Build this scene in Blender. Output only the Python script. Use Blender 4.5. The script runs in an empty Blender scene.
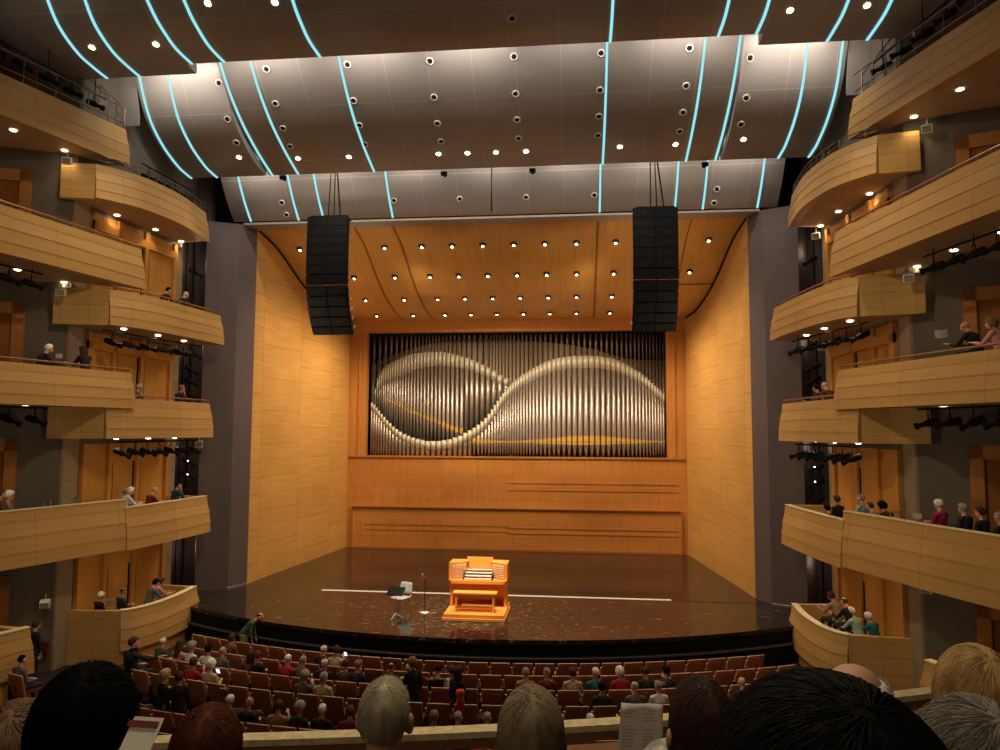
import bpy, bmesh, math, random
from mathutils import Vector, Matrix, noise, kdtree
random.seed(7)
PI = math.pi
COL = bpy.context.scene.collection
sc = bpy.context.scene

# ------------------------------------------------------------------ camera numbers (solved from the photograph)
F_PX = 718.0
CAM = Vector((3.1835, 0.0, 6.0))
YAW, PIT, ROL = math.radians(6.0986), math.radians(4.3743), math.radians(0.2635)
FW = Vector((-math.sin(YAW)*math.cos(PIT), math.cos(YAW)*math.cos(PIT), math.sin(PIT)))
RT = Vector((math.cos(YAW), math.sin(YAW), 0)); UP = RT.cross(FW)
RT, UP = RT*math.cos(ROL)+UP*math.sin(ROL), -RT*math.sin(ROL)+UP*math.cos(ROL)
def ray(px, py): return FW + RT*((px-500)/F_PX) + UP*((375-py)/F_PX)
def at(px, py, **k):
    (a, v), = k.items(); i = 'xyz'.index(a); d = ray(px, py)
    return CAM + d*((v-CAM[i])/d[i])
def away(px, py, dist):
    r = ray(px, py); return CAM + r*(dist/math.hypot(r.x, r.y))
def hit(profile, px, py):
    """where a line of sight meets a surface running straight across the hall with this (y, z) profile"""
    d = ray(px, py)
    for (y0, z0), (y1, z1) in zip(profile, profile[1:]):
        # C + t d : y = y0+s(y1-y0), z = z0+s(z1-z0)
        a, b = y1-y0, z1-z0
        det = d.y*(-b) - (-a)*d.z
        if abs(det) < 1e-9: continue
        t = ((y0-CAM.y)*(-b) - (-a)*(z0-CAM.z))/det
        s = (d.y*(z0-CAM.z) - d.z*(y0-CAM.y))/det
        if t > 0 and -0.02 <= s <= 1.02:
            n = Vector((0, -b, a)).normalized()
            if n.z > 0: n = -n
            return CAM + d*t, n
    return None, None

# ------------------------------------------------------------------ materials
MATS = {}
def srgb(r, g, b):
    f = lambda c: (c/255/12.92) if c/255 <= .04045 else ((c/255+.055)/1.055)**2.4
    return (f(r), f(g), f(b), 1)
def base(name):
    m = bpy.data.materials.new(name); m.use_nodes = True
    nt = m.node_tree; b = nt.nodes['Principled BSDF']; MATS[name] = m
    return m, nt, b
def plain(name, col, rough=.6, metal=0, var=.12, scale=6, bump=0, spec=None, stretch=(1, 1, 1)):
    m, nt, b = base(name)
    tc = nt.nodes.new('ShaderNodeTexCoord'); mp = nt.nodes.new('ShaderNodeMapping'); mp.inputs['Scale'].default_value = stretch
    n = nt.nodes.new('ShaderNodeTexNoise'); n.inputs['Scale'].default_value = scale; n.inputs['Detail'].default_value = 4
    nt.links.new(tc.outputs['Object'], mp.inputs[0]); nt.links.new(mp.outputs[0], n.inputs['Vector'])
    r = nt.nodes.new('ShaderNodeValToRGB'); c = col
    r.color_ramp.elements[0].position = .3; r.color_ramp.elements[1].position = .7
    r.color_ramp.elements[0].color = tuple(x*(1-var) for x in c[:3])+(1,)
    r.color_ramp.elements[1].color = tuple(min(1, x*(1+var)) for x in c[:3])+(1,)
    nt.links.new(n.outputs['Fac'], r.inputs[0]); nt.links.new(r.outputs[0], b.inputs['Base Color'])
    b.inputs['Roughness'].default_value = rough; b.inputs['Metallic'].default_value = metal
    if spec is not None: b.inputs['Specular IOR Level'].default_value = spec
    if bump:
        bp = nt.nodes.new('ShaderNodeBump'); bp.inputs['Strength'].default_value = bump; bp.inputs['Distance'].default_value = .02
        nt.links.new(n.outputs['Fac'], bp.inputs['Height']); nt.links.new(bp.outputs[0], b.inputs['Normal'])
    return m
def veneer(name, col, u='X', v='Z', grain='u', rough=.45, var=.14, bw=None, bh=None, joint=.55, turn=False, mortar=.012, offset=.5, spec=.4):
    """wood veneer; grain runs along u or v; optional panel joints bw x bh"""
    m, nt, b = base(name)
    tc = nt.nodes.new('ShaderNodeTexCoord'); sp = nt.nodes.new('ShaderNodeSeparateXYZ')
    nt.links.new(tc.outputs['Object'], sp.inputs[0])
    cb = nt.nodes.new('ShaderNodeCombineXYZ')
    if turn: u, v = v, u
    nt.links.new(sp.outputs[u], cb.inputs['X']); nt.links.new(sp.outputs[v], cb.inputs['Y'])
    mp = nt.nodes.new('ShaderNodeMapping')
    g = grain if not turn else ('v' if grain == 'u' else 'u')
    mp.inputs['Scale'].default_value = (.35, 7, 1) if g == 'u' else (7, .35, 1)
    nt.links.new(cb.outputs[0], mp.inputs[0])
    n = nt.nodes.new('ShaderNodeTexNoise'); n.inputs['Scale'].default_value = 1.6; n.inputs['Detail'].default_value = 5
    nt.links.new(mp.outputs[0], n.inputs['Vector'])
    n2 = nt.nodes.new('ShaderNodeTexNoise'); n2.inputs['Scale'].default_value = .45; nt.links.new(cb.outputs[0], n2.inputs['Vector'])
    ad = nt.nodes.new('ShaderNodeMath'); ad.operation = 'MULTIPLY_ADD'; ad.inputs[1].default_value = .6
    ml = nt.nodes.new('ShaderNodeMath'); ml.operation = 'MULTIPLY'; ml.inputs[1].default_value = .4
    nt.links.new(n2.outputs['Fac'], ml.inputs[0]); nt.links.new(n.outputs['Fac'], ad.inputs[0]); nt.links.new(ml.outputs[0], ad.inputs[2])
    r = nt.nodes.new('ShaderNodeValToRGB'); r.color_ramp.elements[0].position = .33; r.color_ramp.elements[1].position = .67
    r.color_ramp.elements[0].color = tuple(x*(1-var) for x in col[:3])+(1,)
    r.color_ramp.elements[1].color = tuple(min(1, x*(1+var)) for x in col[:3])+(1,)
    nt.links.new(ad.outputs[0], r.inputs[0]); out = r.outputs[0]
    if bw:
        br = nt.nodes.new('ShaderNodeTexBrick'); br.inputs['Scale'].default_value = 1
        br.inputs['Brick Width'].default_value = bw if not turn else bh; br.inputs['Row Height'].default_value = bh if not turn else bw
        br.inputs['Mortar Size'].default_value = mortar; br.inputs['Mortar Smooth'].default_value = .2; br.offset = offset
        br.inputs['Color1'].default_value = (1, 1, 1, 1); br.inputs['Color2'].default_value = (.9, .88, .86, 1)
        br.inputs['Mortar'].default_value = (joint, joint*.9, joint*.85, 1)
        nt.links.new(cb.outputs[0], br.inputs['Vector'])
        mx = nt.nodes.new('ShaderNodeMixRGB'); mx.blend_type = 'MULTIPLY'; mx.inputs[0].default_value = 1
        nt.links.new(out, mx.inputs[1]); nt.links.new(br.outputs['Color'], mx.inputs[2]); out = mx.outputs[0]
    nt.links.new(out, b.inputs['Base Color'])
    b.inputs['Roughness'].default_value = rough; b.inputs['Specular IOR Level'].default_value = spec
    return m
def glow(name, col, s):
    m, nt, b = base(name); b.inputs['Base Color'].default_value = (.03, .03, .03, 1)
    b.inputs['Emission Color'].default_value = col; b.inputs['Emission Strength'].default_value = s
    return m

W_STAGE_S = veneer('stage_side_veneer', srgb(212, 160, 86), 'Y', 'Z', bw=3.1, bh=1.35, joint=.66, turn=True, mortar=.016)
W_STAGE_B = veneer('stage_back_veneer', srgb(204, 134, 64), 'X', 'Z', grain='v', bw=1.8, bh=.62, joint=.72, mortar=.012, offset=.0)
W_CASE = veneer('organ_case_veneer', srgb(196, 130, 62), 'X', 'Z', grain='v')
W_CEIL = veneer('stage_ceiling_veneer', srgb(212, 158, 84), 'X', 'Y', grain='v', bw=1.25, bh=3.3, joint=.82, mortar=.012)
W_PAR = veneer('parapet_veneer', srgb(190, 148, 86), 'Y', 'Z', bw=2.4, bh=40, joint=.7, mortar=.012, var=.1)
W_END = veneer('end_panel_veneer', srgb(210, 166, 98), 'X', 'Z', bw=.75, bh=.42, joint=.75, mortar=.01, offset=0)
W_SIDE = veneer('side_wall_veneer', srgb(196, 138, 66), 'Y', 'Z', grain='v', rough=.65, spec=.2)
W_DOOR = veneer('door_veneer', srgb(150, 92, 42), 'X', 'Z', grain='v')
W_FRAME = veneer('door_frame_veneer', srgb(176, 116, 58), 'X', 'Z')
W_RAIL = plain('pale_rail_wood', srgb(236, 216, 164), .35, 0, .2, 25)
W_CAP = plain('brown_cap_wood', srgb(140, 92, 58), .4)
W_SEAT = plain('seat_plywood', srgb(172, 106, 62), .42, var=.12, scale=3)
W_TRIM = plain('seat_edge_wood', srgb(226, 186, 150), .4)
FAB = plain('seat_fabric', srgb(96, 40, 28), .9)
SOFFIT = plain('soffit_paint', srgb(176, 146, 112), .8, var=.06, scale=1)
GREY = plain('grey_brown_paint', srgb(104, 94, 82), .8, var=.08, scale=1)
STONE = veneer('pale_stone', srgb(158, 140, 112), 'Y', 'Z', var=.1, bw=2, bh=1.1, joint=.7, offset=0)
TOWER = veneer('tower_paint', srgb(100, 86, 85), 'X', 'Z', grain='v', var=.05, rough=.6, bw=30, bh=3.35, joint=.75, offset=0, spec=.3)
DARK = plain('black_void', srgb(10, 9, 9), .95)
BLACK = plain('black_metal', srgb(14, 13, 13), .75, spec=.2)
BLK2 = plain('black_grille', srgb(9, 9, 10), .65, spec=.2, scale=40)
HDR = plain('header_paint', srgb(168, 150, 138), .7, var=.04)
RAILM = plain('grey_rail_metal', srgb(120, 104, 92), .35, .6)
STEEL = plain('brushed_steel', srgb(190, 188, 184), .35, .8)
WHITE = plain('white_paint', srgb(226, 222, 212), .6)
PLAST = plain('pale_grey_plastic', srgb(188, 196, 196), .45)
CARPET = plain('dark_carpet', srgb(44, 28, 22), .95, var=.3, scale=20)
PIPE = plain('pipe_metal', srgb(176, 164, 154), .36, .75, .1, 2, stretch=(1, 1, .4))
PIPE2 = plain('dull_pipe_metal', srgb(168, 146, 126), .5, .5, .15, 2, stretch=(1, 1, .4))
SLEEVE = plain('bright_pipe_metal', srgb(204, 197, 176), .5, .4, .06)
GOLD = plain('gilded_lip', srgb(236, 190, 96), .4, .4, .1)
ORG = veneer('console_wood', srgb(236, 158, 74), 'X', 'Z', var=.06, rough=.4)
KEYW = plain('ivory_keys', srgb(244, 240, 230), .35)
KEYB = plain('key_cheeks', srgb(30, 24, 22), .4)
RED = plain('dark_red_paint', srgb(96, 26, 20), .5)
PAPER = plain('programme_paper', srgb(226, 218, 200), .8, var=.04)
INK = plain('printed_ink', srgb(150, 142, 132), .8)
MAROON = plain('maroon_paper', srgb(120, 28, 34), .6)
LAMP = glow('warm_lamp', (1, .82, .55, 1), 22)
LAMPH = glow('house_lamp', (1, .8, .5, 1), 7)
LAMPW = glow('white_lamp', (1, .9, .75, 1), 10)
CYAN = glow('cyan_led', (.27, .70, .78, 1), 1.0)
SCREEN = glow('screen_glow', (.55, .75, 1, 1), 2)

# cloud metal: grey panels with thin joints
def cloud_mat(name, col):
    m, nt, b = base(name)
    tc = nt.nodes.new('ShaderNodeTexCoord'); sp = nt.nodes.new('ShaderNodeSeparateXYZ'); nt.links.new(tc.outputs['Object'], sp.inputs[0])
    cb = nt.nodes.new('ShaderNodeCombineXYZ'); nt.links.new(sp.outputs['X'], cb.inputs['X']); nt.links.new(sp.outputs['Y'], cb.inputs['Y'])
    br = nt.nodes.new('ShaderNodeTexBrick'); br.inputs['Scale'].default_value = 1; br.offset = 0
    br.inputs['Brick Width'].default_value = 1.37; br.inputs['Row Height'].default_value = 2.2
    br.inputs['Mortar Size'].default_value = .012; br.inputs['Mortar Smooth'].default_value = .3
    c = col[:3]
    br.inputs['Color1'].default_value = tuple(c)+(1,); br.inputs['Color2'].default_value = tuple(x*.95 for x in c)+(1,)
    br.inputs['Mortar'].default_value = tuple(min(1, x*1.35) for x in c)+(1,)
    nt.links.new(cb.outputs[0], br.inputs['Vector']); nt.links.new(br.outputs['Color'], b.inputs['Base Color'])
    b.inputs['Roughness'].default_value = .45; b.inputs['Metallic'].default_value = .25
    return m
CLOUD = cloud_mat('cloud_metal', srgb(158, 146, 136))
# stage floor: dark glossy boards with pale scuffs
def stage_mat():
    m, nt, b = base('stage_floor_boards')
    tc = nt.nodes.new('ShaderNodeTexCoord'); mp = nt.nodes.new('ShaderNodeMapping'); mp.inputs['Scale'].default_value = (1, 2.6, 1)
    nt.links.new(tc.outputs['Object'], mp.inputs[0])
    n = nt.nodes.new('ShaderNodeTexNoise'); n.inputs['Scale'].default_value = 1.7; n.inputs['Detail'].default_value = 8; n.inputs['Roughness'].default_value = .72
    nt.links.new(mp.outputs[0], n.inputs['Vector'])
    r = nt.nodes.new('ShaderNodeValToRGB')
    e = r.color_ramp.elements; e[0].position = .3; e[0].color = srgb(36, 31, 28); e[1].position = .74; e[1].color = srgb(168, 150, 130)
    k = r.color_ramp.elements.new(.62); k.color = srgb(46, 39, 34)
    k = r.color_ramp.elements.new(.5); k.color = srgb(41, 35, 31)
    # scuffs only in the downstage middle
    sp = nt.nodes.new('ShaderNodeSeparateXYZ'); nt.links.new(tc.outputs['Object'], sp.inputs[0])
    my = nt.nodes.new('ShaderNodeMapRange'); my.inputs['From Min'].default_value = 26.6; my.inputs['From Max'].default_value = 26.2
    nt.links.new(sp.outputs['Y'], my.inputs['Value'])
    m2 = nt.nodes.new('ShaderNodeMath'); m2.operation = 'MULTIPLY'; m2.inputs[1].default_value = .08
    nt.links.new(my.outputs[0], m2.inputs[0])
    m3 = nt.nodes.new('ShaderNodeMath'); m3.operation = 'ADD'; nt.links.new(n.outputs['Fac'], m3.inputs[0]); nt.links.new(m2.outputs[0], m3.inputs[1])
    m4 = nt.nodes.new('ShaderNodeMath'); m4.operation = 'SUBTRACT'; m4.inputs[1].default_value = .055; nt.links.new(m3.outputs[0], m4.inputs[0])
    nt.links.new(m4.outputs[0], r.inputs[0])
    # small worn specks round the middle of the apron
    mp2 = nt.nodes.new('ShaderNodeMapping'); mp2.inputs['Scale'].default_value = (1, 2.2, 1); nt.links.new(tc.outputs['Object'], mp2.inputs[0])
    n5 = nt.nodes.new('ShaderNodeTexNoise'); n5.inputs['Scale'].default_value = 4.2; n5.inputs['Detail'].default_value = 5; n5.inputs['Roughness'].default_value = .65; nt.links.new(mp2.outputs[0], n5.inputs['Vector'])
    vm = nt.nodes.new('ShaderNodeVectorMath'); vm.operation = 'DISTANCE'; vm.inputs[1].default_value = (-.4, 23.8, 0); nt.links.new(tc.outputs['Object'], vm.inputs[0])
    md = nt.nodes.new('ShaderNodeMapRange'); md.inputs['From Min'].default_value = 6.5; md.inputs['From Max'].default_value = 1; md.inputs['To Max'].default_value = .09; nt.links.new(vm.outputs['Value'], md.inputs['Value'])
    ad5 = nt.nodes.new('ShaderNodeMath'); ad5.operation = 'ADD'; nt.links.new(n5.outputs['Fac'], ad5.inputs[0]); nt.links.new(md.outputs[0], ad5.inputs[1])
    st = nt.nodes.new('ShaderNodeMapRange'); st.inputs['From Min'].default_value = .645; st.inputs['From Max'].default_value = .74; st.inputs['To Max'].default_value = .75; nt.links.new(ad5.outputs[0], st.inputs['Value'])
    mxx = nt.nodes.new('ShaderNodeMixRGB'); nt.links.new(st.outputs[0], mxx.inputs[0]); nt.links.new(r.outputs[0], mxx.inputs[1]); mxx.inputs[2].default_value = srgb(172, 158, 142)
    nt.links.new(mxx.outputs[0], b.inputs['Base Color'])
    rr = nt.nodes.new('ShaderNodeMapRange'); rr.inputs['To Min'].default_value = .05; rr.inputs['To Max'].default_value = .17; b.inputs['Specular IOR Level'].default_value = .36
    nt.links.new(n.outputs['Fac'], rr.inputs['Value']); nt.links.new(rr.outputs[0], b.inputs['Roughness'])
    return m
STAGE = stage_mat()

# ------------------------------------------------------------------ mesh builder
class MB:
    def __init__(s): s.v = []; s.f = []; s.m = []
    def add(s, vs, fs, mi=0):
        o = len(s.v); s.v += [tuple(x) for x in vs]; s.f += [tuple(i+o for i in f) for f in fs]; s.m += [mi]*len(fs); return s
    def box(s, c, d, M=None, mi=0):
        x, y, z = (k/2 for k in d); vs = [Vector((a*x, b*y, e*z)) for a in (-1, 1) for b in (-1, 1) for e in (-1, 1)]
        if M: vs = [M @ q for q in vs]
        vs = [q+Vector(c) for q in vs]
        return s.add(vs, [(0, 1, 3, 2), (4, 6, 7, 5), (0, 4, 5, 1), (2, 3, 7, 6), (0, 2, 6, 4), (1, 5, 7, 3)], mi)
    def prism(s, poly, z0, z1, mi=0):
        n = len(poly); vs = [(p[0], p[1], z0) for p in poly]+[(p[0], p[1], z1) for p in poly]
        return s.add(vs, [tuple(range(n))[::-1], tuple(range(n, 2*n))]+[(i, (i+1) % n, (i+1) % n+n, i+n) for i in range(n)], mi)
    def tube(s, pts, rad, n=8, mi=0, sx=1, sy=1, up=None):
        pts = [Vector(p) for p in pts]
        rs = rad if isinstance(rad, (list, tuple)) else [rad]*len(pts)
        rings = []
        for i, p in enumerate(pts):
            t = (pts[min(i+1, len(pts)-1)]-pts[max(i-1, 0)]).normalized()
            u = Vector(up) if up else (Vector((0, 0, 1)) if abs(t.z) < .9 else Vector((0, 1, 0)))
            a = t.cross(u).normalized(); b_ = a.cross(t)
            rings.append([p+a*(math.cos(2*PI*k/n)*rs[i]*sx)+b_*(math.sin(2*PI*k/n)*rs[i]*sy) for k in range(n)])
        vs = [q for r in rings for q in r]; m = len(rings)
        fs = [(i*n+k, i*n+(k+1) % n, (i+1)*n+(k+1) % n, (i+1)*n+k) for i in range(m-1) for k in range(n)]
        fs += [tuple(range(n))[::-1], tuple((m-1)*n+k for k in range(n))]
        return s.add(vs, fs, mi)
    def ball(s, c, r, n=12, m=8, M=None, mi=0):
        c = Vector(c); vs = []; r = r if hasattr(r, '__len__') else (r, r, r)
        for j in range(1, m):
            for k in range(n):
                a, b_ = PI*j/m, 2*PI*k/n; q = Vector((math.sin(a)*math.cos(b_)*r[0], math.sin(a)*math.sin(b_)*r[1], math.cos(a)*r[2]))
                vs.append((M @ q if M else q)+c)
        t = Vector((0, 0, r[2])); vs += [(M @ t if M else t)+c, (M @ -t if M else -t)+c]; T, Bm = len(vs)-2, len(vs)-1
        fs = [(j*n+k, (j+1)*n+k, (j+1)*n+(k+1) % n, j*n+(k+1) % n) for j in range(m-2) for k in range(n)]
        fs += [(T, k, (k+1) % n) for k in range(n)]+[((m-2)*n+(k+1) % n, (m-2)*n+k, Bm) for k in range(n)]
        return s.add(vs, fs, mi)
    def lathe(s, c, prof, n=16, mi=0, M=None, ring=False):
        c = Vector(c); vs = []
        for r, z in prof:
            for k in range(n):
                q = Vector((math.cos(2*PI*k/n)*r, math.sin(2*PI*k/n)*r, z)); vs.append((M @ q if M else q)+c)
        m = len(prof)
        fs = [(i*n+k, i*n+(k+1) % n, (i+1)*n+(k+1) % n, (i+1)*n+k) for i in range(m-1) for k in range(n)]
        if ring: fs += [((m-1)*n+k, (m-1)*n+(k+1) % n, (k+1) % n, k) for k in range(n)]
        else: fs += [tuple(range(n))[::-1], tuple((m-1)*n+k for k in range(n))]
        return s.add(vs, fs, mi)
    def build(s, name, mats, parent=None, smooth=False, bevel=0):
        me = bpy.data.meshes.new(name); me.from_pydata(s.v, [], s.f)
        mats = mats if isinstance(mats, (list, tuple)) else [mats]
        for m in mats: me.materials.append(m)
        me.polygons.foreach_set('material_index', s.m)
        bm = bmesh.new(); bm.from_mesh(me); bmesh.ops.recalc_face_normals(bm, faces=bm.faces); bm.to_mesh(me); bm.free()
        if smooth: me.polygons.foreach_set('use_smooth', [True]*len(me.polygons))
        o = bpy.data.objects.new(name, me); COL.objects.link(o)
        if bevel:
            b = o.modifiers.new('edge', 'BEVEL'); b.width = bevel; b.segments = 2; b.limit_method = 'ANGLE'
        if parent: o.parent = parent
        return o
def tag(o, label=None, cat=None, group=None, kind=None):
    if label: o['label'] = label
    if cat: o['category'] = cat
    if group: o['group'] = group
    if kind: o['kind'] = kind
    return o
def thing(name, label, cat, loc=(0, 0, 0), rz=0, group=None):
    o = bpy.data.objects.new(name, None); COL.objects.link(o); o.location = loc; o.rotation_euler = (0, 0, rz)
    o.empty_display_size = .1
    return tag(o, label, cat, group)
KIDS = {}
def dup(root, loc, rz=0, label=None, group=None, cat=None):
    r = root.copy(); COL.objects.link(r); r.location = loc; r.rotation_euler = (0, 0, rz)
    if label: r['label'] = label
    if group: r['group'] = group
    for ch in list(root.children):
        c = ch.copy(); COL.objects.link(c); c.parent = r
        for g in ch.children:
            d = g.copy(); COL.objects.link(d); d.parent = c
    return r
def struct(name, mb, mat, **k): return tag(mb.build(name, mat, **k), kind='structure')
def mx(poly, s): return [(p[0]*s, p[1]) for p in poly]
ORD = ['', 'first', 'second', 'third', 'fourth', 'fifth', 'sixth', 'seventh', 'eighth', 'ninth', 'tenth', 'eleventh', 'twelfth', 'thirteenth', 'fourteenth', 'fifteenth', 'sixteenth', 'seventeenth', 'eighteenth', 'nineteenth', 'twentieth']
def ordw(n):
    if n <= 20: return ORD[n]
    return ('twenty-' if n < 30 else 'thirty-')+ORD[n % 10] if n % 10 else ('thirtieth' if n == 30 else 'fortieth')
def light(kind, loc, energy, color=(1, .8, .55), size=.1, rot=None, target=None, spot=None, blend=.6, sx=None, sy=None):
    l = bpy.data.lights.new('lamp_light', kind); l.energy = energy; l.color = color
    if kind == 'AREA':
        l.shape = 'RECTANGLE'; l.size = sx or size; l.size_y = sy or size
    else: l.shadow_soft_size = size
    if kind == 'SPOT': l.spot_size = math.radians(spot or 100); l.spot_blend = blend
    o = bpy.data.objects.new('lamp_light', l); COL.objects.link(o); o.location = loc
    if target is not None: o.rotation_euler = (Vector(target)-Vector(loc)).to_track_quat('-Z', 'Y').to_euler()
    elif rot: o.rotation_euler = rot
    return o
FL = -1.05   # stalls floor
# ------------------------------------------------------------------ room shell
CC = (0, 40.7); RS = 19.75
def arc(r, x0, x1, n, c=CC):
    return [(x0+(x1-x0)*i/n, c[1]-math.sqrt(r*r-(x0+(x1-x0)*i/n-c[0])**2)) for i in range(n+1)]
front = arc(RS, -11.2, 11.2, 60)
mb = MB(); mb.prism(front+[(11.65, 27.3), (9.7, 27.3), (8.62, 36.2), (-8.62, 36.2), (-9.7, 27.3), (-11.65, 27.3)], -.12, 0)
struct('floor', mb, STAGE)
mb = MB(); mb.prism([(-18, -3), (18, -3), (18, 30), (-18, 30)], FL-.2, FL); struct('floor', mb, CARPET)
# black curved stage front with a stepped ledge
mb = MB()
fa = arc(RS-.02, -11.2, 11.2, 60); fb = arc(RS-.35, -11.2, 11.2, 60); mb.prism(fa+fb[::-1], FL, -.12)
st = struct('trim_1', mb, BLACK)
mb = MB(); f0 = arc(RS+.16, -11.2, 11.2, 60); f1 = arc(RS-.02, -11.2, 11.2, 60); mb.prism(f0+f1[::-1], FL, -.47)
struct('trim_2', mb, BLACK)
mb = MB(); f0 = arc(RS+.18, -11.2, 11.2, 60); f1 = arc(RS+.13, -11.2, 11.2, 60); mb.prism(f0+f1[::-1], -.5, -.455)
struct('trim_3', mb, RAILM)
mb = MB(); mb.box((0.1, 26.53, .004), (12.8, .19, .008)); tag(mb.build('floor_tape', WHITE), 'long white strip laid across the dark stage floor behind the organ console', 'floor strip')
mb = MB(); mb.box((7.9, 26.4, .003), (3.1, .03, .006)); tag(mb.build('floor_seam', BLACK), 'thin dark joint line in the stage floor near the right tower', 'floor joint')
# stage ceiling profile
CP = [(27.3, 14.02), (28.8, 13.62), (30.57, 12.74), (31.5, 12.36), (32.35, 12.07), (34.25, 11.66), (36.2, 11.62), (36.4, 11.62)]
def loft_x(profile, x0, x1, thick, up=True):
    mb = MB(); n = len(profile)
    vs = []
    for x in (x0, x1):
        for y, z in profile: vs.append((x, y, z))
    for x in (x0, x1):
        for y, z in profile: vs.append((x, y, z+thick))
    fs = []
    for i in range(n-1):
        fs.append((i, i+1, n+i+1, n+i)); fs.append((2*n+i, 3*n+i, 3*n+i+1, 2*n+i+1))
    for a in (0, n):
        for i in range(n-1): fs.append((a+i, a+i+1, a+2*n+i+1, a+2*n+i))
    fs.append((0, n, 3*n, 2*n)); fs.append((n-1, 2*n-1, 4*n-1, 3*n-1))
    return mb.add(vs, fs)
def smooth_prof(P, k=6):
    out = []
    for i in range(len(P)-1):
        p0 = P[max(i-1, 0)]; p1 = P[i]; p2 = P[i+1]; p3 = P[min(i+2, len(P)-1)]
        for j in range(k):
            t = j/k
            out.append(tuple(.5*((2*p1[a])+(-p0[a]+p2[a])*t+(2*p0[a]-5*p1[a]+4*p2[a]-p3[a])*t*t+(-p0[a]+3*p1[a]-3*p2[a]+p3[a])*t**3) for a in (0, 1)))
    return out+[P[-1]]
CPs = smooth_prof(CP, 4)
struct('ceiling', loft_x(CPs, -9.9, 9.9, .2), W_CEIL, smooth=False)
# two pairs of long grooves in the wooden ceiling
for i, (x, w) in enumerate(((-4.03, .1), (-5.6, .1), (4.03, .1), (7.55, .06))):
    mb = MB()
    for (y0, z0), (y1, z1) in zip(CPs, CPs[1:]):
        mb.add([(x-w/2, y0, z0-.012), (x+w/2, y0, z0-.012), (x+w/2, y1, z1-.012), (x-w/2, y1, z1-.012), (x-w/2, y0, z0+.02), (x+w/2, y0, z0+.02), (x+w/2, y1, z1+.02), (x-w/2, y1, z1+.02)],
               [(0, 1, 2, 3), (4, 7, 6, 5), (0, 4, 5, 1), (1, 5, 6, 2), (2, 6, 7, 3), (3, 7, 4, 0)])
    struct('trim_%d' % (10+i), mb, veneer('groove_wood_%d' % i, srgb(150, 96, 44), 'X', 'Y', 'v'))
mb = MB(); mb.box((8.2, 31.5, 12.35), (2.6, .05, .03)); struct('trim_14', mb, BLACK)
# stage side walls
for s, nm in ((-1, 'left'), (1, 'right')):
    mb = MB(); mb.prism([(s*9.58, 27.1), (s*8.54, 36.1), (s*8.9, 36.3), (s*9.95, 27.1)], 0, 14.2)
    struct('wall_%s' % nm, mb, W_STAGE_S)
    mb = MB(); pts = [(9.56, 27.25), (8.53, 36.1)]
    # dark shadow gap where wall meets the ceiling
    for (y0, z0), (y1, z1) in zip(CPs, CPs[1:]):
        if y1 > 36.1: continue
        xa = lambda y: s*(9.58-(y-27.1)*1.04/9-.015)
        mb.tube([(xa(y0), y0, z0-.06), (xa(y1), y1, z1-.06)], .045, 5)
    struct('trim_%d' % (16+(s > 0)), mb, BLACK)
# stage back wall with organ opening
OY = 36.15
mb = MB(); mb.box((0, OY+.2, 2.33), (17.2, .4, 4.66)); struct('wall_back', mb, W_STAGE_B)
mb = MB(); mb.box((0, OY+.15, 11.34), (17.2, .5, .66)); struct('trim_20', mb, W_CASE)
for s in (-1, 1):
    mb = MB(); mb.box((s*8.1, OY+.2, 7.85), (.95, .4, 6.4)); mb.box((s*7.95, OY-.02, 7.85), (.14, .1, 6.4)); struct('trim_%d' % (21+(s > 0)), mb, W_CASE)
mb = MB()
mb.box((0, OY-.03, 4.62), (16.9, .1, .09)); struct('trim_23', mb, W_FRAME)
mb = MB(); mb.box((0, OY-.05, 2.09), (16.5, .12, .07)); mb.box((-8.25, OY-.05, 1.06), (.07, .12, 2.1)); mb.box((8.25, OY-.05, 1.06), (.07, .12, 2.1))
for z in (3.35, 3.0): mb.box((3.9, OY-.01, z), (8.4, .04, .03))
for z in (1.12, .86): mb.box((3.9, OY-.01, z), (8.4, .04, .02)); mb.box((-3.9, OY-.01, z+.07), (7.4, .03, .02))
mb.box((0, OY-.03, .05), (16.6, .08, .1))
struct('trim_24', mb, W_FRAME)
mb = MB(); mb.box((0, 38.5, 7.8), (16.4, .1, 7.4)); mb.box((0, 37.5, 11.5), (16.4, 2.2, .1)); mb.box((0, 37.4, 4.5), (16.4, 2, .25))
for s in (-1, 1): mb.box((s*7.9, 37.5, 8), (.1, 2, 7))
struct('wall_organ_chamber', mb, plain('chamber_black', srgb(26, 22, 22), .9))
# proscenium towers and header
for s, nm in ((-1, 'left'), (1, 'right')):
    mb = MB(); mb.prism([(s*9.91, 26.36), (s*9.56, 27.14), (s*9.6, 27.5), (s*11.8, 27.7), (s*11.63, 27.0), (s*10.96, 25.85)][::1], FL, 14.0)
    struct('wall_tower_%s' % nm, mb, TOWER)
    mb = MB()
    mb.tube([(s*9.93, 26.33, .02), (s*9.55, 27.14, .02)], .025, 5); mb.tube([(s*9.93, 26.33, .02), (s*10.96, 25.83, .02)], .025, 5)
    struct('trim_%d' % (30+(s > 0)), mb, RAILM)
mb = MB(); mb.box((0, 26.9, 14.04), (19.7, .78, .08)); struct('trim_32', mb, HDR)
# black void over the stage house, ceiling far above the clouds
mb = MB(); mb.box((0, 28.2, 18.9), (36, .2, 9)); struct('wall_stage_house', mb, DARK)
mb = MB(); mb.box((0, 15, 21.5), (36, 36, .2)); struct('ceiling', mb, DARK)
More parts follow.
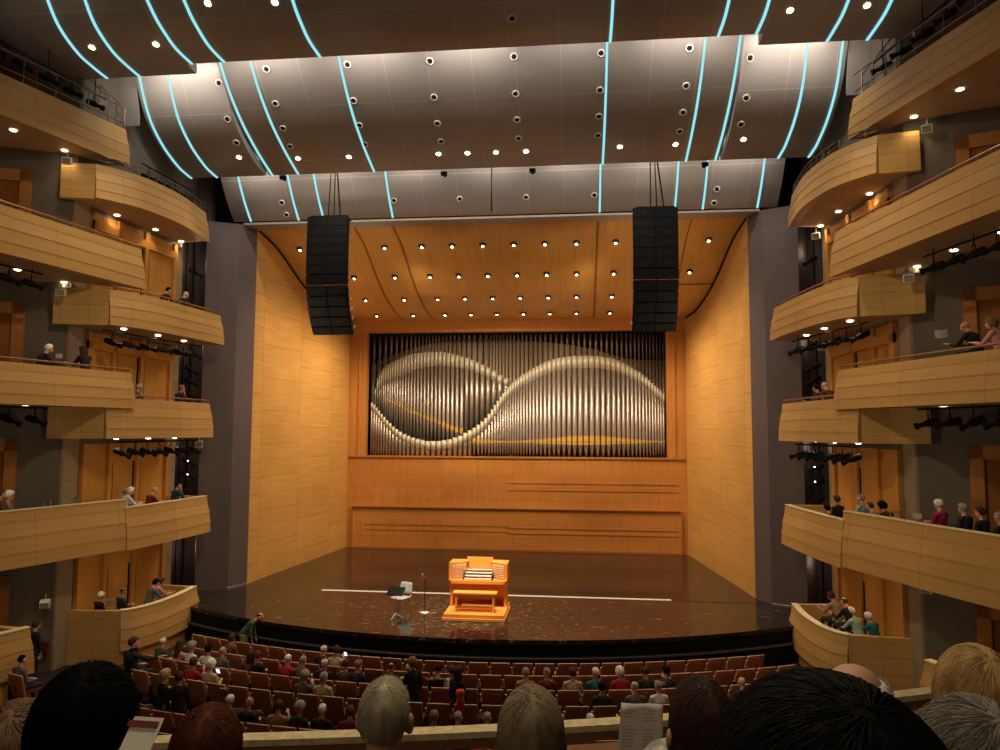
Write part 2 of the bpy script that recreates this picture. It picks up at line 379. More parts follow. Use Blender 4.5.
# side walls
PANELZ = [(-1.05, 2.1, .2), (2.6, 5.5, 2.75), (5.95, 9, 6.1), (9.3, 12.8, 9.4), (13.2, 16, 13.2)]
for s, nm in ((-1, 'left'), (1, 'right')):
    mb = MB(); mb.prism(mx([(12.02, 19.98), (11.62, 25.3), (12.1, 25.4), (12.5, 20.1)], s), FL, 19); struct('wall_side_%s' % nm, mb, GREY)
    mb = MB(); mb.prism(mx([(12.0, 19.96), (11.97, 20.6), (12.1, 20.6), (12.12, 19.96)], s), FL, 13.2); mb.prism(mx([(11.66, 24.75), (11.6, 25.32), (11.9, 25.34), (11.8, 24.75)], s), FL, 13.2)
    struct('trim_%d' % (33+(s > 0)), mb, STONE)
    # rear section wall, facing the audience, pierced by door recesses
    mb = MB(); mb.prism(mx([(12.02, 19.98), (17.5, 17.7), (17.6, 18.2), (12.1, 20.5)], s), FL, 19); struct('wall_rear_%s' % nm, mb, GREY)
    mb = MB(); mb.prism(mx([(11.9, 25.3), (12.35, 25.4), (12.35, 27.7), (11.65, 27.7), (11.65, 27.4), (12.2, 27.3)], s), FL, 19); struct('wall_slot_%s' % nm, mb, plain('slot_paint_'+nm, srgb(84, 70, 68), .8))
    mb = MB(); mb.prism(mx([(17.5, -3), (17.5, 17.9), (17.8, 17.9), (17.8, -3)], s), FL, 21.4); struct('wall_outer_%s' % nm, mb, GREY)
    # wooden wall panels behind the boxes, one door leaf set per level
    for li, (z0, z1, zf) in enumerate(PANELZ):
        a = Vector((11.93, 20.65)); b_ = Vector((11.64, 24.7)); d = (b_-a)
        mb = MB(); mb2 = MB()
        p = lambda t, o: ((a.x+d.x*t-o)*s, a.y+d.y*t)
        if li < 4:
            mb.prism([p(0, 0), p(1, 0), p(1, -.1), p(0, -.1)], z0, z1)
            for t in (0, .27, .6, .99):
                mb.prism([p(t, .09), p(t+.045, .09), p(t+.045, 0), p(t, 0)], z0, z1)
            if li >= 2:
                top = z1-.55
                mb.prism([p(0, .09), p(1, .09), p(1, 0), p(0, 0)], top, top+.28)
            struct('trim_%d' % (40+li*2+(s > 0)), mb, W_SIDE)
            for t in (.28, .61):
                mb2.prism([p(t+.05, .03), p(t+.062, .03), p(t+.062, 0), p(t+.05, 0)], z0, z1-.6)
            mb2.prism([p(.58, .03), p(.592, .03), p(.592, 0), p(.58, 0)], z0, z1-.6)
            struct('trim_%d' % (50+li*2+(s > 0)), mb2, BLACK)
# rear doors at each level
dirv = Vector((5.48, -2.28)).normalized(); nrm = Vector((-dirv.y, dirv.x))
dn = 0
for s in (-1, 1):
    for li, zf in enumerate((FL, 2.72, 6.75, 10.75, 14.6)):
        dn += 1; hgt = 2.95 if li else 2.8
        o0 = Vector((13.1, 19.53)); P = lambda t, o: ((o0.x+dirv.x*t-nrm.x*o)*s, o0.y+dirv.y*t-nrm.y*o)
        mb = MB()
        mb.prism([P(0, .0), P(.3, .0), P(.3, .14), P(0, .14)], zf, zf+hgt); mb.prism([P(2.3, 0), P(2.6, 0), P(2.6, .14), P(2.3, .14)], zf, zf+hgt)
        mb.prism([P(0, 0), P(2.6, 0), P(2.6, .14), P(0, .14)], zf+hgt-.35, zf+hgt)
        fr = struct('door_%d' % dn, mb, W_FRAME)
        mb = MB(); mb.prism([P(.3, 0), P(1.29, 0), P(1.29, .04), P(.3, .04)], zf, zf+hgt-.35); mb.prism([P(1.31, 0), P(2.3, 0), P(2.3, .04), P(1.31, .04)], zf, zf+hgt-.35)
        mb.build('door_leaf', W_DOOR, fr)
        mb = MB(); q = P(1.18, .1); mb.tube([(q[0], q[1], zf+.95), (q[0], q[1], zf+1.45)], .018, 6); q = P(1.42, .1); mb.tube([(q[0], q[1], zf+.95), (q[0], q[1], zf+1.45)], .018, 6)
        mb.build('door_handle', BLACK, fr)
# ------------------------------------------------------------------ downlight builder (shared mesh)
def disc_mesh():
    mb = MB(); mb.lathe((0, 0, 0), [(.085, .0), (.115, 0), (.12, -.012), (.085, -.014)], 16, ring=True); a = mb.build('trim_ring', WHITE, None, True)
    mb = MB(); mb.lathe((0, 0, 0), [(.0, -.004), (.086, -.004), (.084, -.012), (.06, -.026), (.001, -.032)], 16); b_ = mb.build('lamp_lens', LAMP, None)
    return a, b_
RING, LENS = disc_mesh()
RING_ME, LENS_ME = RING.data, LENS.data
bpy.data.objects.remove(RING); bpy.data.objects.remove(LENS)
def inst(name, me, parent, loc=(0, 0, 0), rot=None, scale=1, mat=None):
    o = bpy.data.objects.new(name, me); COL.objects.link(o); o.location = loc; o.parent = parent
    if rot is not None: o.rotation_euler = rot
    o.scale = (scale,)*3
    if mat: o.material_slots[0].link = 'OBJECT'; o.material_slots[0].material = mat
    return o
def downlight(loc, label, group, energy=25, parent=None, scale=1, spot=110, col=(1, .74, .42), target=None):
    t = thing('downlight', label, 'ceiling light', loc, 0, group)
    inst('trim_ring', RING_ME, t, scale=scale); inst('lamp_lens', LENS_ME, t, scale=scale)
    if energy: light('SPOT', (loc[0], loc[1], loc[2]-.05), energy, col, .06, target=target or (loc[0], loc[1], loc[2]-3), spot=spot, blend=.8)
    return t

# ------------------------------------------------------------------ balconies
def offset_poly(poly, d):
    """shift an open polyline sideways (towards the hall axis = away from the wall) by d"""
    out = []
    for i, p in enumerate(poly):
        a = Vector(poly[max(i-1, 0)]); b_ = Vector(poly[min(i+1, len(poly)-1)]); t = (b_-a).normalized(); n = Vector((-t.y, t.x))
        out.append((p[0]+n.x*d, p[1]+n.y*d))
    return out
def catmull(poly, k=4): return [tuple(p) for p in smooth_prof(poly, k)]
LAPS = [(0.0, .03), (.022, .092), (.080, .122), (.110, .128)]; LAPH = (0, .2, .46, .75, 1)
def lap_parapet(poly, z0, z1, s, laps=4, wall=.16):
    """clapboard-like curved front: each board leans out towards its lower edge. poly runs along +y with the hall on its left side when s=+1"""
    mb = MB(); h = (z1-z0)/laps; prof = []
    for i in range(laps):
        a, b_ = LAPS[i*4//laps]
        prof += [(a, z1-LAPH[i]*(z1-z0)), (b_, z1-LAPH[i+1]*(z1-z0))]
    prof.append((-wall, z0)); prof.append((-wall, z1))
    n = len(prof); rows = [offset_poly(poly, o) for o, z in prof]
    tx, ty = poly[-1][0]-poly[-2][0], poly[-1][1]-poly[-2][1]; tl = math.hypot(tx, ty)
    for j in range(n):
        k = max(0, prof[j][0])*.8; rows[j][-1] = (rows[j][-1][0]+tx/tl*k, rows[j][-1][1]+ty/tl*k)
    vs = [(rows[j][i][0]*s, rows[j][i][1], prof[j][1]) for i in range(len(poly)) for j in range(n)]
    fs = [(i*n+j, i*n+(j+1) % n, (i+1)*n+(j+1) % n, (i+1)*n+j) for i in range(len(poly)-1) for j in range(n)]
    fs += [tuple(range(n)), tuple((len(poly)-1)*n+j for j in range(n))[::-1]]
    return mb.add(vs, fs)
def rail_poly(poly, z, s, r=.025, off=-.06):
    mb = MB(); p = offset_poly(poly, off); mb.tube([(a*s, b_, z) for a, b_ in p], r, 6); return mb
class Many(list):
    def build(self, *a, **k):
        for m in self: m.build(*a, **k)
def posts(poly, z0, z1, s, step, r=.014, off=-.06):
    p = offset_poly(poly, off); acc = 0; out = Many()
    for a, b_ in zip(p, p[1:]):
        L = math.hypot(b_[0]-a[0], b_[1]-a[1]); acc += L
        if acc >= step: acc = 0; mb = MB(); mb.tube([(b_[0]*s, b_[1], z0), (b_[0]*s, b_[1], z1)], r, 5); out.append(mb)
    return out
# level: (rear polyline, z top, z bot), (box end panel, box front, z top, z bot)
LV = {
 1: dict(box=[(10.43, 20.69), (10.12, 21.05), (9.92, 21.8), (9.86, 22.9), (9.98, 24.2)], end=[(12.05, 20.5), (10.43, 20.69)], zt=.53, zb=-.62, floor=-.62),
 2: dict(box=[(10.37, 20.6), (10.2, 21.7), (10.08, 23.0), (10.0, 24.1), (9.99, 24.7)], end=None, zt=3.59, zb=2.33,
         rear=[(13.2, 12.2), (12.5, 14.2), (11.93, 16.1), (11.35, 17.7), (10.78, 19.5), (10.4, 20.66)], rzt=3.83, rzb=2.36),
 3: dict(box=[(10.6, 19.75), (10.35, 20.6), (10.15, 21.9), (10.02, 23.3), (9.96, 24.62)], end=[(12.2, 19.5), (10.6, 19.75)], zt=6.9, zb=5.69,
         rear=[(12.9, 11.8), (12.1, 14.0), (11.5, 15.9), (10.95, 18.0), (10.35, 20.55)], rzt=7.68, rzb=6.6),
 4: dict(box=[(10.72, 19.9), (10.4, 20.5), (10.14, 21.5), (9.98, 22.9), (9.88, 24.2), (9.86, 25.0)], end=[(12.2, 19.5), (10.72, 19.9)], zt=10.15, zb=9.07,
         rear=[(12.9, 11.5), (12.1, 13.3), (11.6, 15.2), (11.08, 17.9), (10.55, 21.1)], rzt=11.66, rzb=10.4),
 5: dict(box=[(11.3, 19.83), (10.8, 20.5), (10.48, 21.3), (10.3, 22.85), (10.5, 24.85)], end=[(12.28, 19.63), (11.3, 19.83)], zt=14.0, zb=12.93,
         rear=[(13.9, 12.2), (13.05, 14.5), (12.4, 16.4), (11.72, 18.6), (11.09, 20.86)], rzt=15.5, rzb=14.33),
}
LN = {1: 'lowest', 2: 'second', 3: 'third', 4: 'fourth', 5: 'top'}
DL = {  # downlights: level -> box list, rear list (x, y)
 1: ([], []), 2: ([(11.0, 20.9), (10.9, 22.5)], [(11.9, 18.6), (12.9, 16.6)]),
 3: ([(10.9, 20.8), (10.8, 22.3), (10.7, 23.7)], [(12.0, 18.4), (12.6, 16.6)]),
 4: ([(10.75, 20.7), (10.55, 22.2), (10.5, 23.7)], [(12.2, 19.9), (12.3, 18.2), (12.5, 16.6)]),
 5: ([(11.7, 21.5), (11.42, 23.2), (11.4, 24.8)], [(12.1, 19.5), (12.5, 18.0)]),
}
for s, side in ((-1, 'left'), (1, 'right')):
    for L, d in LV.items():
        # projecting box
        bx = catmull(d['box'])
        t = thing('balcony_box', '%s of the curved wooden boxes stacked on the %s side' % ({1: 'lowest', 2: 'second from the bottom', 3: 'middle', 4: 'second from the top', 5: 'topmost'}[L], side), 'balcony box', group='boxes beside the stage')
        lap_parapet(bx, d['zb'], d['zt'], s).build('parapet', W_PAR, t)
        e0 = bx[-1]; ret = [(e0[0]-.02, e0[1]), (11.65, e0[1]+.25)]
        # return wall at the stage end
        mb = MB(); mb.prism(mx([(e0[0], e0[1]), (11.62, e0[1]+.2), (11.62, e0[1]+.06), (e0[0]+.1, e0[1]-.14)], s), d['zb'], d['zt']); mb.build('stage_end_panel', W_END, t)
        if d['end']:
            a, b_ = d['end']; mb = MB(); mb.prism(mx([a, b_, (b_[0]+.1, b_[1]+.16), (a[0], a[1]+.16)], s), d['zb'] if L > 1 else FL, d['zt']); mb.build('end_panel', W_END, t)
        wallp = [(11.62, e0[1]+.2), (11.98, 20.2 if L > 1 else 20.62)] + ([(d['end'][0][0], d['end'][0][1]+(.08 if L == 1 else 0))] if d['end'] else [(12.0, 20.0), (10.6, 20.4)])
        mb = MB(); zz = d['zb'] if L > 1 else d['zb']
        mb.prism(mx([(p[0]+.04, p[1]) for p in bx]+wallp, s), zz+.01, zz+.2); mb.build('soffit', SOFFIT, t)
        if L == 1:
            mb = MB(); lo = offset_poly(bx, -.02); li = offset_poly(bx, -.2); mb.prism(mx(lo+li[::-1], s), FL, d['zb']); mb.build('base_wall', W_SIDE, t)
        # capping / handrail
        if L in (1, 2):
            mb = MB(); o1 = offset_poly(bx, .02); o2 = offset_poly(bx, -.18); mb.prism(mx(o1+o2[::-1], s), d['zt'], d['zt']+.025); mb.build('cap', W_RAIL, t)
        elif L in (3, 4):
            rail_poly(bx, d['zt']+.11, s, .028).build('handrail', W_CAP, t); posts(bx, d['zt'], d['zt']+.1, s, .5).build('rail_bracket', W_CAP, t)
        else:
            rail_poly(bx, d['zt']+.3, s, .02).build('handrail', RAILM, t); rail_poly(bx, d['zt']+.15, s, .012).build('handrail', RAILM, t); posts(bx, d['zt'], d['zt']+.3, s, .3).build('rail_post', RAILM, t)
        # rear run
        if 'rear' in d:
            rp = catmull(d['rear'], 5)
            t = thing('balcony', 'long curved wooden balcony on the %s wall, %s tier' % (side, {2: 'lowest', 3: 'second', 4: 'third', 5: 'top'}[L]), 'balcony', group='side balconies')
            lap_parapet(rp, d['rzb'], d['rzt'], s).build('parapet', W_PAR, t)
            e = rp[-1]
            mb = MB(); mb.prism(mx([e, (e[0]+.35, e[1]+.02), (e[0]+.35, e[1]-.12), (e[0]+.1, e[1]-.14)], s), d['rzb'], d['rzt']); mb.build('end_panel', W_END, t)
            mb = MB(); mb.prism(mx([(p[0]+.04, p[1]) for p in rp]+[(e[0]+.5, e[1]), (12.0, 19.9), (17.5, 17.6), (17.5, 11.8)], s), d['rzb']+.01, d['rzb']+.2); mb.build('soffit', SOFFIT, t)
            if L == 2:
                mb = MB(); o1 = offset_poly(rp, .02); o2 = offset_poly(rp, -.18); mb.prism(mx(o1+o2[::-1], s), d['rzt'], d['rzt']+.025); mb.build('cap', W_RAIL, t)
            elif L in (3, 4):
                rail_poly(rp, d['rzt']+.11, s, .028).build('handrail', W_CAP, t); posts(rp, d['rzt'], d['rzt']+.1, s, .9).build('rail_bracket', W_CAP, t)
            else:
                rail_poly(rp, d['rzt']+.22, s, .022).build('handrail', RAILM, t); rail_poly(rp, d['rzt']+.72, s, .022).build('handrail', RAILM, t); posts(rp, d['rzt'], d['rzt']+.72, s, .8, .018).build('rail_post', RAILM, t)
        for kind, lst, zb in (('box', DL[L][0], d['zb']), ('balcony', DL[L][1], d.get('rzb', 0))):
            for i, (x, y) in enumerate(lst):
                where = 'soffit of the %s %s %s' % (side, LN[L], kind)
                downlight((x*s, y, zb), 'small round lamp in the %s, %s from the stage' % (where, ordw(len(lst)-i)), 'lamps under the balconies', 15 if L < 5 else 20)
    # stall-level side piece
    rp = catmull([(13.0, 13), (12.1, 15.2), (11.5, 16.8), (11.12, 17.9)], 4)
    t = thing('balcony_box', 'low wooden parapet at stalls level by the %s wall, cut off by the picture edge' % side, 'balcony box')
    lap_parapet(rp, -.4, .76, s).build('parapet', W_PAR, t)
    mb = MB(); lo = offset_poly(rp, -.02); li = offset_poly(rp, -.2); mb.prism(mx(lo+li[::-1], s), FL, -.4); mb.build('base_wall', W_SIDE, t)
    mb = MB(); mb.prism(mx([(11.12, 17.9), (13.4, 18.2), (13.4, 18.0), (11.2, 17.72)], s), FL, .76); mb.build('end_panel', W_END, t)
    mb = MB(); o1 = offset_poly(rp, .02); o2 = offset_poly(rp, -.18); mb.prism(mx(o1+o2[::-1], s), .76, .79); mb.build('cap', W_RAIL, t)
    # technical stair rails beyond the top tier
    mb = MB()
    for y0 in (19.9, 20.7): 
        mb.tube([(s*11.6, y0+.8, 15.2), (s*11.6, y0+.8, 16.5), (s*11.9, y0, 16.9), (s*11.9, y0, 15.2)], .025, 6)
    tag(mb.build('stair_rail', RAILM), 'bent metal stair rail past the end of the top %s balcony' % side, 'rail')
# ------------------------------------------------------------------ acoustic clouds
B_C = [(19.7, 19.3), (20.2, 18.4), (20.85, 17.55), (21.6, 16.85), (22.5, 16.27), (23.5, 15.83), (24.25, 15.58), (24.95, 15.38)]
B_S = [(20.5, 19.6), (21.0, 18.4), (21.42, 17.4), (22.02, 16.4), (22.85, 15.78), (23.8, 15.42), (24.35, 15.33), (24.75, 15.3)]
A_C = [(15.4, 18.9), (16.4, 17.8), (17.3, 17.12), (17.93, 16.85), (18.5, 16.72), (19.32, 16.72)]
A_S = [(16.2, 19.6), (16.8, 18.5), (17.38, 17.7), (17.89, 17.18), (18.64, 16.86), (19.3, 16.78), (19.97, 16.76)]
C_C = [(25.6, 17.4), (26.0, 16.5), (26.4, 15.75), (26.85, 15.15), (27.2, 14.78), (27.55, 14.45)]
C_S = C_C
def strip(profile, x, w=.09, dz=-.02):
    mb = MB()
    for (y0, z0), (y1, z1) in zip(profile, profile[1:]):
        n = Vector((0, z1-z0, -(y1-y0))).normalized()
        if n.z > 0: n = -n
        o = n*.03
        mb.add([(x-w/2, y0+o.y, z0+o.z), (x+w/2, y0+o.y, z0+o.z), (x+w/2, y1+o.y, z1+o.z), (x-w/2, y1+o.y, z1+o.z),
                (x-w/2, y0, z0), (x+w/2, y0, z0), (x+w/2, y1, z1), (x-w/2, y1, z1)], [(0, 1, 2, 3), (4, 7, 6, 5), (0, 4, 5, 1), (1, 5, 6, 2), (2, 6, 7, 3), (3, 7, 4, 0)])
    return mb
def hole_mesh():
    mb = MB(); mb.lathe((0, 0, 0), [(.07, 0.01), (.1, .01), (.105, -.012), (.07, -.015)], 14, ring=True); a = mb.build('ring', WHITE, None, True).data
    mb = MB(); mb.lathe((0, 0, 0), [(.001, 0), (.072, 0), (.072, -.01), (.001, -.01)], 14); b_ = mb.build('hole', DARK).data
    for n in ('ring', 'hole'): bpy.data.objects.remove(bpy.data.objects[n])
    return a, b_
HR, HH = hole_mesh()
def fit_rot(n): return Vector((0, 0, -1)).rotation_difference(n).to_euler()
def cloud(name_, label, prof, x0, x1, strips, lamps, holes):
    P = smooth_prof(prof, 10)
    t = thing('acoustic_cloud', label, 'ceiling panel', group='curved ceiling clouds')
    lf = loft_x(P, x0, x1, .28); lf.build('reflector', CLOUD, t, smooth=False)
    for x in strips: strip(P, x, .07).build('light_strip', CYAN, t)
    for px, py in lamps:
        p, n = hit(P, px, py)
        if p is None: continue
        a = inst('lamp_ring', RING_ME, t, p+n*.01, fit_rot(n), .95); inst('lamp_lens', LENS_ME, a, (0, 0, -.002))
    for px, py in holes:
        p, n = hit(P, px, py)
        if p is None: continue
        a = inst('spotlight_opening', HR, t, p+n*.01, fit_rot(n), 1.15); inst('opening', HH, a, (0, 0, 0))
    return t
cloud('A', 'nearest curved grey ceiling cloud across the top of the picture', A_C, -8.25, 8.25, (-8.05, -7.05, -4.14, 4.14, 7.05, 8.05), [(208, 3), (275, 2)], [(512, 18)])
cloud('A', 'grey ceiling cloud wing in the top left corner, below the nearest cloud', A_S, -16, -8.27, (-11.17, -10.1), [(92, 47), (156, 44)], [])
cloud('A', 'grey ceiling cloud wing in the top right corner, below the nearest cloud', A_S, 8.27, 16, (10.1, 11.17), [(790, 10), (867, 5)], [])
hB = [(266.5, 69), (275.5, 103.5), (283, 128), (290, 146), (347.5, 64.5), (353.5, 100.5), (359.5, 125), (365, 144), (430, 61), (434, 97), (437.4, 123), (441, 141),
      (514, 56.5), (515.6, 93.6), (517, 119.5), (518.4, 138), (601, 53), (600, 90), (599, 116), (598, 135), (689.4, 48), (686, 85.7), (683, 112), (679.7, 131)]
cloud('B', 'large central grey ceiling cloud with four lamps in a row and cyan light strips', B_C, -8.12, 8.12, (-8.0, -7.0, -4.13, 4.13, 7.0, 8.0),
      [(298, 158), (349, 156.5), (438.5, 153.6), (467.5, 152.8), (496, 152), (526, 151), (620, 146.5), (675.5, 144)], hB)
cloud('B', 'left wing of the large middle ceiling cloud, with two cyan strips', B_S, -11.2, -8.14, (-11.05, -10.05), [(239, 157)], [(219, 83), (227.5, 119), (236.5, 142.5)])
cloud('B', 'right wing of the large middle ceiling cloud, with two cyan strips', B_S, 8.14, 11.2, (10.05, 11.05), [(743.5, 139)], [(750, 58), (746, 98), (741, 124)])
cloud('W', 'short pale ceiling panel left of the middle cloud, by the left balcony rail', [(20.9, 18.6), (21.5, 17.5), (21.6, 16.9), (21.8, 16.05)], -12.0, -11.25, (), [], [])
cloud('W', 'short pale ceiling panel right of the middle cloud, by the right balcony rail', [(20.9, 18.6), (21.5, 17.5), (21.6, 16.9), (21.8, 16.05)], 11.25, 12.0, (), [], [])
cloud('C', 'farthest grey ceiling cloud, just above the stage header', C_C, -10.75, 10.75, (-10.02, -8.0, -6.95, -4.1, 4.1, 6.95, 8.0, 10.02), [],
      [(459.8, 198.7), (526, 197), (594.4, 195), (716.8, 189), (714, 202.7), (282, 202.5), (286.6, 214.5), (394, 200.4)])
for i, (px, py) in enumerate(((444, 172), (532.5, 169), (705, 162.7), (283, 176))):
    p, n = hit(smooth_prof(B_C, 4), px, py-3)
    if p is None: p = at(px, py, y=24.9)
    mb = MB(); mb.box((0, 0, -.06), (.22, .14, .12)); mb.tube([(0, .1, -.02), (0, .2, -.1)], .05, 8)
    o = mb.build('projector_lamp', BLACK); o.location = at(px, py, y=25.0); tag(o, 'tiny black lamp box under the edge of the middle cloud, %s from the left' % ORD[{3: 1, 0: 2, 1: 3, 2: 4}[i]], 'spotlight', 'lamp boxes at the cloud edge')
# ------------------------------------------------------------------ stage ceiling downlights
rows = {1: (28.8, 13.62), 2: (30.57, 12.74), 3: (32.35, 12.07), 4: (34.25, 11.63)}
XS = [.64, 1.92, 3.2, 4.78, 6.62, 8.44]
for r, (y, z) in rows.items():
    xs = sorted([a*b_ for a in XS if not (r > 2 and a > 8) or a < 8 for b_ in (-1, 1)])
    if r == 1: xs = sorted([a*b_ for a in XS for b_ in (-1, 1)])
    elif r in (2, 3): xs = sorted([a*b_ for a in XS[:5]+[7.95 if r == 2 else 7.6] for b_ in (-1, 1)])
    else: xs = sorted([a*b_ for a in XS[:5] for b_ in (-1, 1)])
    for i, x in enumerate(xs):
        t = thing('downlight', 'recessed lamp in the wooden stage ceiling, %s row from the front, %s from the left' % (ORD[r], ordw(i+1)), 'ceiling light', (x, y, z-.03), 0, 'stage ceiling lamps')
        sl = {1: -.40, 2: -.41, 3: -.30, 4: -.17}[r]; t.location.z = z-.01
        inst('black_baffle', HH, t, (0, 0, -.01), (sl, 0, 0), 1.9); inst('trim_ring', HR, t, (0, 0, -.01), (sl, 0, 0), 1.35, mat=BLACK)
        inst('lamp_lens', LENS_ME, t, (0, .05, -.045+.05*math.tan(sl)*1.0), (sl, 0, 0), .62)
# ------------------------------------------------------------------ line array speakers
def speaker_array(s, label):
    t = thing('speaker_array', label, 'speaker', (5.93 if s > 0 else -5.84, 25.3, 9.55), 0, 'hanging speaker columns')
    n = 12; z = 4.2; y = -.05; ang = 0
    for i in range(n):
        k = max(0, i-5)/6; ang = math.radians(-3+5*min(1, i/5)+k*42); h = .358
        M = Matrix.Rotation(ang, 3, 'X')
        mb = MB(); c = Vector((0, y, z-h/2))
        # wedge cabinet: slightly narrower at the rear
        w, dpt = .78, .6
        vs = [M @ Vector(q)+c for q in [(-w, -dpt/2, -h/2-.004), (w, -dpt/2, -h/2-.004), (w, -dpt/2, h/2+.004), (-w, -dpt/2, h/2+.004), (-w*.8, dpt/2, -h/2+.03), (w*.8, dpt/2, -h/2+.03), (w*.8, dpt/2, h/2-.03), (-w*.8, dpt/2, h/2-.03)]]
        mb.add(vs, [(0, 1, 2, 3), (5, 4, 7, 6), (4, 0, 3, 7), (1, 5, 6, 2), (3, 2, 6, 7), (4, 5, 1, 0)])
        cab = mb.build('speaker_cabinet', BLACK, t, bevel=.01)
        mb = MB()
        for sx in (-.385, .385): mb.box(M @ Vector((sx, -dpt/2-.01, 0))+c, (.7, .02, h-.02), M)
        mb.build('grille', BLK2, cab)
        mb = MB()
        for sx in (-.36, .36): mb.ball(M @ Vector((sx, -dpt/2-.022, 0))+c, (.018, .008, .018), 8, 6)
        mb.build('badge', RAILM, cab)
        mb = MB(); mb.box(M @ Vector((s*-.785, -.05, 0))+c, (.02, .2, .05), M); mb.build('rigging_plate', STEEL, cab)
        z -= (h-.005)*math.cos(ang); y += h*math.sin(ang)
    mb = MB(); mb.box((0, 0, 4.24), (1.35, .6, .06)); mb.build('bumper_frame', BLACK, t)
    mb = MB()
    for x in (-.12, .1): mb.tube([(x*.4-.05*s, .1, 8.2), (x, 0, 4.26)], .02, 6)
    mb.tube([(-.1, .3, 8.2), (.35, 0, 4.26)], .028, 6)
    mb.build('hanging_cable', BLACK, t)
speaker_array(-1, 'black curved column of stacked speakers hanging left of the organ')
speaker_array(1, 'black curved column of stacked speakers hanging right of the organ')
p = at(491.5, 218, y=27); mb = MB(); mb.tube([(at(491.5, 195, y=26.3)).to_tuple(), (at(492, 195, y=26.3).x, 26.3, 14.2)], .022, 6); mb.tube([(at(491.5, 195, y=26.3).x, 26.3, 19), (at(491.5, 195, y=26.3).x, 26.3, 14.2)], .022, 6)
tag(mb.build('hanging_cable', BLACK), 'single black cable hanging in front of the farthest cloud', 'cable')
# ------------------------------------------------------------------ pipe organ
def lin(tab, x):
    if x <= tab[0][0]: return tab[0][1]
    for (a, u), (b_, v) in zip(tab, tab[1:]):
        if x <= b_: return u+(v-u)*(x-a)/(b_-a)
    return tab[-1][1]
def tab(pts, y): return sorted((at(px, py, y=y).x, at(px, py, y=y).z) for px, py in pts)
YA, YB, YC = 36.62, 37.05, 37.5
cA = tab([(372.8, 402.8), (382.8, 415.4), (393.6, 427), (403.1, 433.6), (414.6, 438.3), (427.6, 441), (438.7, 441), (448.6, 439.5), (458.7, 436.5), (468, 431.5), (476.9, 426), (485, 419), (492.1, 409.6), (501.2, 395.6), (507, 388), (514.7, 380.6), (521.7, 375.3), (533, 368.3), (546, 361.8), (559, 358), (573.7, 356), (595.4, 356), (603, 357), (611.7, 358.4), (621.2, 361.8), (631.6, 367.5), (639.4, 372.2), (647.6, 378.3), (656.7, 387), (664, 394)], YA)
bandA = [(-7.6, .36), (-4, .45), (0, .62), (2, .64), (5, .6), (7.6, .5)]
cB = tab([(374, 398), (376, 385), (378, 376), (385, 366), (392, 362), (405, 356), (413, 353.8), (429, 352), (442.6, 351.8), (451, 353.5), (460, 356), (470, 359), (480, 363.7), (491.4, 369.3), (504.4, 378.2)], YB)
cBl = tab([(374, 402), (378, 392), (385, 384.6), (401, 376), (413, 371), (425, 367.4), (437, 365.6), (443, 366), (460, 368), (470, 369.8), (480, 374), (491.4, 378.4), (504.4, 386)], YB)
gB = tab([(374, 397), (384, 398.5), (391, 401.5), (408.3, 410.6), (425.7, 418), (438.7, 422.7), (450.3, 428.3), (459.1, 431.5), (463.8, 432), (475, 425), (505, 392)], YB)
cC = tab([(372, 366), (375, 362.6), (383, 359), (395, 354.6), (409, 350), (419, 346.6), (433, 343), (445, 341), (459, 339.5), (477, 339), (496, 339), (521.7, 340.6), (546, 342), (563, 344), (573.7, 345.8), (585, 348), (597, 350), (611.7, 355.3), (624.7, 358.8), (640, 360), (664, 361)], YC)
org = thing('pipe_organ', 'wall of metal organ pipes with wave-shaped rows, high behind the stage', 'pipe organ', (0, YA, 4.66))
ZS, ZT = 4.62, 11.04
def pipe(parent, x, y, z0, z1, r, mat, name, n=10, foot=0, mouth=None, sleeve=None, rod=None):
    mb = MB(); zz = lambda z: z-4.66; yy = y-YA
    if mouth:
        mb.lathe((x, yy, 0), [(r*.3, zz(z0)), (r, zz(mouth-.14)), (r, zz(z1))], n)
    else: mb.lathe((x, yy, 0), [(r, zz(z0)), (r, zz(z1))], n)
    if rod: mb.lathe((x, yy, 0), [(rod, zz(z1)-.02), (rod, zz(ZT))], 6)
    o = mb.build(name, mat, parent, True)
    if mouth:
        mb = MB(); mh = min(.42, r*r*24+.02)
        a = .55; k = 6
        for (zl, zh, rr) in ((mouth-mh*.3, mouth-mh*.02, 1.1), (mouth+mh*.06, mouth+mh*.85, 1.07)):
            vs = []
            for i in range(k+1):
                th = -PI/2-1.05+2.1*i/k; vs += [(x+math.cos(th)*r*rr, yy+math.sin(th)*r*rr, zz(zl)), (x+math.cos(th)*r*rr, yy+math.sin(th)*r*rr, zz(zh))]
            mb.add(vs, [(2*i, 2*i+2, 2*i+3, 2*i+1) for i in range(k)])
        mb.build('pipe_mouth', GOLD, o)
    if sleeve:
        mb = MB(); rs = r*1.12; mb.lathe((x, yy, 0), [(rs, zz(z1-sleeve)), (rs*1.04, zz(z1)), (rs*.6, zz(z1))], n); mb.build('sleeve', SLEEVE, o, True)
xs = []; x = -7.52
while x < 7.5:
    u = (x+7.55)/7.15 if x < -.4 else (x+.4)/7.95
    p_ = .125+.165*math.sin(PI*max(0, min(1, u)))**1.6; xs.append((x+p_/2, p_)); x += p_
for x, p_ in xs:
    m = lin([(-7.6, ZS+.9), (-2.1, ZS+.9), (-2.0, 5.36), (7.6, 5.42)], x)
    top = lin(cA, x)
    pipe(org, x, YA, ZS, top, p_*.43, PIPE, 'front_pipe', mouth=m if x > -2.1 else None, sleeve=lin(bandA, x))
x = -7.45; i = 0
